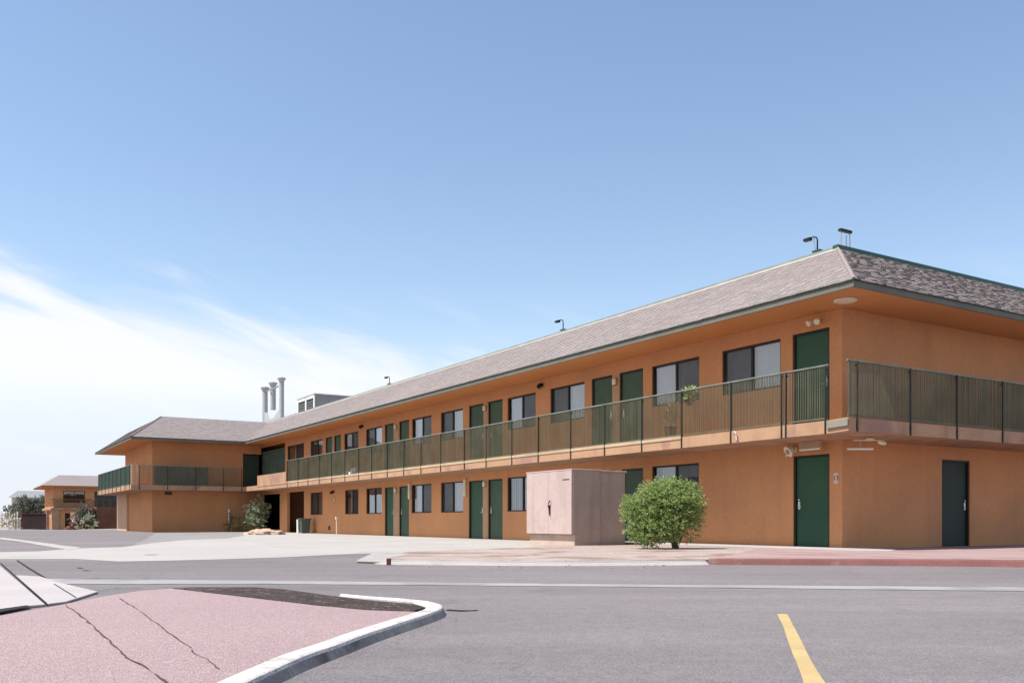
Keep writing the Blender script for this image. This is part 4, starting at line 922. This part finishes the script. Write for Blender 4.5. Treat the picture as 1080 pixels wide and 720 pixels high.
for px, Y, h, w_, lab in ((16,132,3.9,1.5,'leftmost grey green tree before the hazy grey house'),(24,130,4.5,1.7,'tallest grey green tree before the hazy grey house'),(33,131,4.2,1.5,'grey green tree over the dark wall'),(43,132,4.4,1.5,'grey green tree beside the distant motel block')):
    x = (px-540)/FOC*Y; bl = []
    for k in range(7): bl.append(((rnd.uniform(-w_,w_)*.7,rnd.uniform(-w_,w_)*.6,h*rnd.uniform(.55,.9)),(w_*rnd.uniform(.35,.6),w_*.5,h*rnd.uniform(.10,.16))))
    tt = bush('tree', (x,Y,-.62), lab, M['leaf_dark'], bl, [[(0,0,-.05),(.1,0,h*.3),(.0,.1,h*.6)],[(0,0,h*.2),(-.5,0,h*.6)],[(0,0,h*.25),(.6,.1,h*.6)]], 1500, .30, .5, cat='tree', group='grey green trees at the far left', r=.16)
    for ch in tt.children:
        if ch.name.startswith('foliage'): ch.name = 'crown'
xw = (22-540)/FOC*118
t = empty('garden_wall', (xw,118,gz(xw,118)), .0, 'low dark plum coloured wall at the far left beside the motel block', 'wall')
mb = MB(); mb.box(0,3.35,0,.25,0,1.95); part(mb, 'panel', M['darkhedge'], t); mb = MB(); mb.box(-.05,3.4,-.05,.3,1.952,2.05); part(mb, 'coping', M['darkhedge'], t)
xf = (-30-540)/FOC*114
t = empty('picket_fence', (xf,114,gz(xf,114)), .0, 'white fence with open pickets at the far left edge of the lot', 'fence')
mb = MB(); Lf = (22+30)/FOC*114; mb.box(0,Lf,.03,.08,.2,.34); mb.box(0,Lf,.03,.08,1.35,1.5); [mb.box(i*.33,i*.33+.14,-.02,.028,.1,1.9+.2*((i*7)%3)) for i in range(int(Lf/.33))]; part(mb, 'pickets', M['white'], t)
for i in range(5): mb = MB(); x = i*Lf/4; mb.box(x-.07,x+.07,.085,.22,0,2.3); part(mb, 'post', M['brown'], t)
x = (13-540)/FOC*113; bush('dry_bush', (x,112.5,gz(x,112)), 'pale dry bush growing in front of the white picket fence', M['leaf_dry'], [((0,0,1.1),(.8,.6,.8)),((.6,0,.7),(.5,.4,.5)),((-.6,0,.8),(.5,.4,.5))], [[(0,0,-.03),(0,0,.6)],[(0,0,-.03),(.3,0,.6)]], 420, .3, .3)
kb = [gp(-90,557.5),gp(0,558),gp(27,558.3)]
kb = [((px-540)/FOC*100, 100.0+.02*px) for px in (-90,0,27)]
mb = MB()
mb.box(kb[0][0],kb[2][0],99.5,103,gz(0,100)-.1,gz(0,100)+.14); tag(mb.build('curb', M['apron'], bevel=.03), kind='structure')

# ------------------------------------------------------------------ world, sun, camera
SUN_EL = R(61.5)
sd = Vector((-.8519,-.5237,0))*math.cos(R(10)) + Vector((-.5237,.8519,0))*math.sin(R(10))
sun_az = math.atan2(sd.x, sd.y)
w = bpy.data.worlds.new('World'); scene.world = w; w.use_nodes = True
nt = w.node_tree; nt.nodes.clear(); L = nt.links.new
out = N(nt, 'ShaderNodeOutputWorld'); bg = N(nt, 'ShaderNodeBackground'); bg.inputs['Strength'].default_value = .115
sky = N(nt, 'ShaderNodeTexSky', sky_type='NISHITA'); sky.sun_disc = False; sky.sun_elevation = SUN_EL; sky.sun_rotation = sun_az
sky.air_density = 1.25; sky.dust_density = .3; sky.ozone_density = 2.2; sky.altitude = 600
tc = N(nt, 'ShaderNodeTexCoord'); sp = N(nt, 'ShaderNodeSeparateXYZ'); L(tc.outputs['Generated'], sp.inputs[0])
def mth(op, a, b=None, c=None):
    n = N(nt, 'ShaderNodeMath', operation=op)
    for i, v in enumerate((a,b,c)):
        if v is None: continue
        if isinstance(v, (int,float)): n.inputs[i].default_value = v
        else: L(v, n.inputs[i])
    return n.outputs[0]
def sm(v, a, b, lo=0, hi=1):
    n = N(nt, 'ShaderNodeMapRange', interpolation_type='SMOOTHSTEP'); n.inputs['From Min'].default_value = a; n.inputs['From Max'].default_value = b; n.inputs['To Min'].default_value = lo; n.inputs['To Max'].default_value = hi; L(v, n.inputs['Value']); return n.outputs['Result']
az = mth('ARCTAN2', sp.outputs['X'], sp.outputs['Y']); el = mth('ARCSINE', sp.outputs['Z'])
cv = N(nt, 'ShaderNodeCombineXYZ'); L(mth('MULTIPLY', az, 3.2), cv.inputs['X']); L(mth('MULTIPLY_ADD', az, 4.5, mth('MULTIPLY', el, 15.0)), cv.inputs['Y'])
n1 = N(nt, 'ShaderNodeTexNoise'); n1.inputs['Scale'].default_value = 1.5; n1.inputs['Detail'].default_value = 9; n1.inputs['Roughness'].default_value = .56; n1.inputs['Distortion'].default_value = .5; L(cv.outputs[0], n1.inputs['Vector'])
# a long bank of cirrus low over the left part of the view, falling away to the right
top = mth('MULTIPLY_ADD', az, -.16, .165)                     # upper edge elevation
d = mth('SUBTRACT', top, el)                                  # positive inside the bank
dn = mth('MULTIPLY_ADD', mth('SUBTRACT', n1.outputs['Fac'], .5), .17, d)
bank = sm(dn, -.018, .060)
bank = mth('MULTIPLY', bank, sm(az, .13, -.06))
low = sm(el, .085, .15, .12, 1.0)
bank = mth('MULTIPLY', bank, low)
n2 = N(nt, 'ShaderNodeTexNoise'); n2.inputs['Scale'].default_value = 2.2; n2.inputs['Detail'].default_value = 6; L(cv.outputs[0], n2.inputs['Vector'])
wisp = mth('MULTIPLY', sm(n2.outputs['Fac'], .52, .82), sm(el, .32, .12, 0, .30))
fac = mth('MULTIPLY', mth('MINIMUM', mth('ADD', bank, wisp), 1.0), .93)
lift = N(nt, 'ShaderNodeVectorMath', operation='MULTIPLY'); lift.inputs[1].default_value = (1.20,1.11,1.07); L(sky.outputs[0], lift.inputs[0])
hz_ = N(nt, 'ShaderNodeMix', data_type='RGBA'); L(sm(el, .235, .03, 0, .88), hz_.inputs['Factor']); L(lift.outputs[0], hz_.inputs['A']); hz_.inputs['B'].default_value = (4.6,4.95,5.75,1)
mixn = N(nt, 'ShaderNodeMix', data_type='RGBA'); L(fac, mixn.inputs['Factor']); L(hz_.outputs['Result'], mixn.inputs['A']); mixn.inputs['B'].default_value = (5.95,6.0,6.1,1)
L(mixn.outputs['Result'], bg.inputs['Color']); L(bg.outputs[0], out.inputs['Surface'])
sl = bpy.data.lights.new('sun', 'SUN'); sl.energy = 5.0; sl.angle = R(.53); sl.color = (1,.955,.89)
so_ = bpy.data.objects.new('sun', sl); col.objects.link(so_)
dirv = Vector((sd.x*math.cos(SUN_EL), sd.y*math.cos(SUN_EL), math.sin(SUN_EL))); so_.rotation_euler = dirv.to_track_quat('Z','Y').to_euler(); so_.location = (0,0,40)

cam = bpy.data.cameras.new('camera'); co = bpy.data.objects.new('camera', cam); col.objects.link(co)
co.location = (0,0,EYE); co.rotation_euler = (math.pi/2,0,0); cam.sensor_width = 36; cam.lens = FOC/1080*36; cam.shift_y = (HOR-360)/1080; cam.clip_end = 8000; cam.clip_start = .05
scene.camera = co
scene.view_settings.view_transform = 'Standard'; scene.view_settings.look = 'None'; scene.view_settings.exposure = .55; scene.view_settings.gamma = 1
scene.render.resolution_x = 1024; scene.render.resolution_y = 682
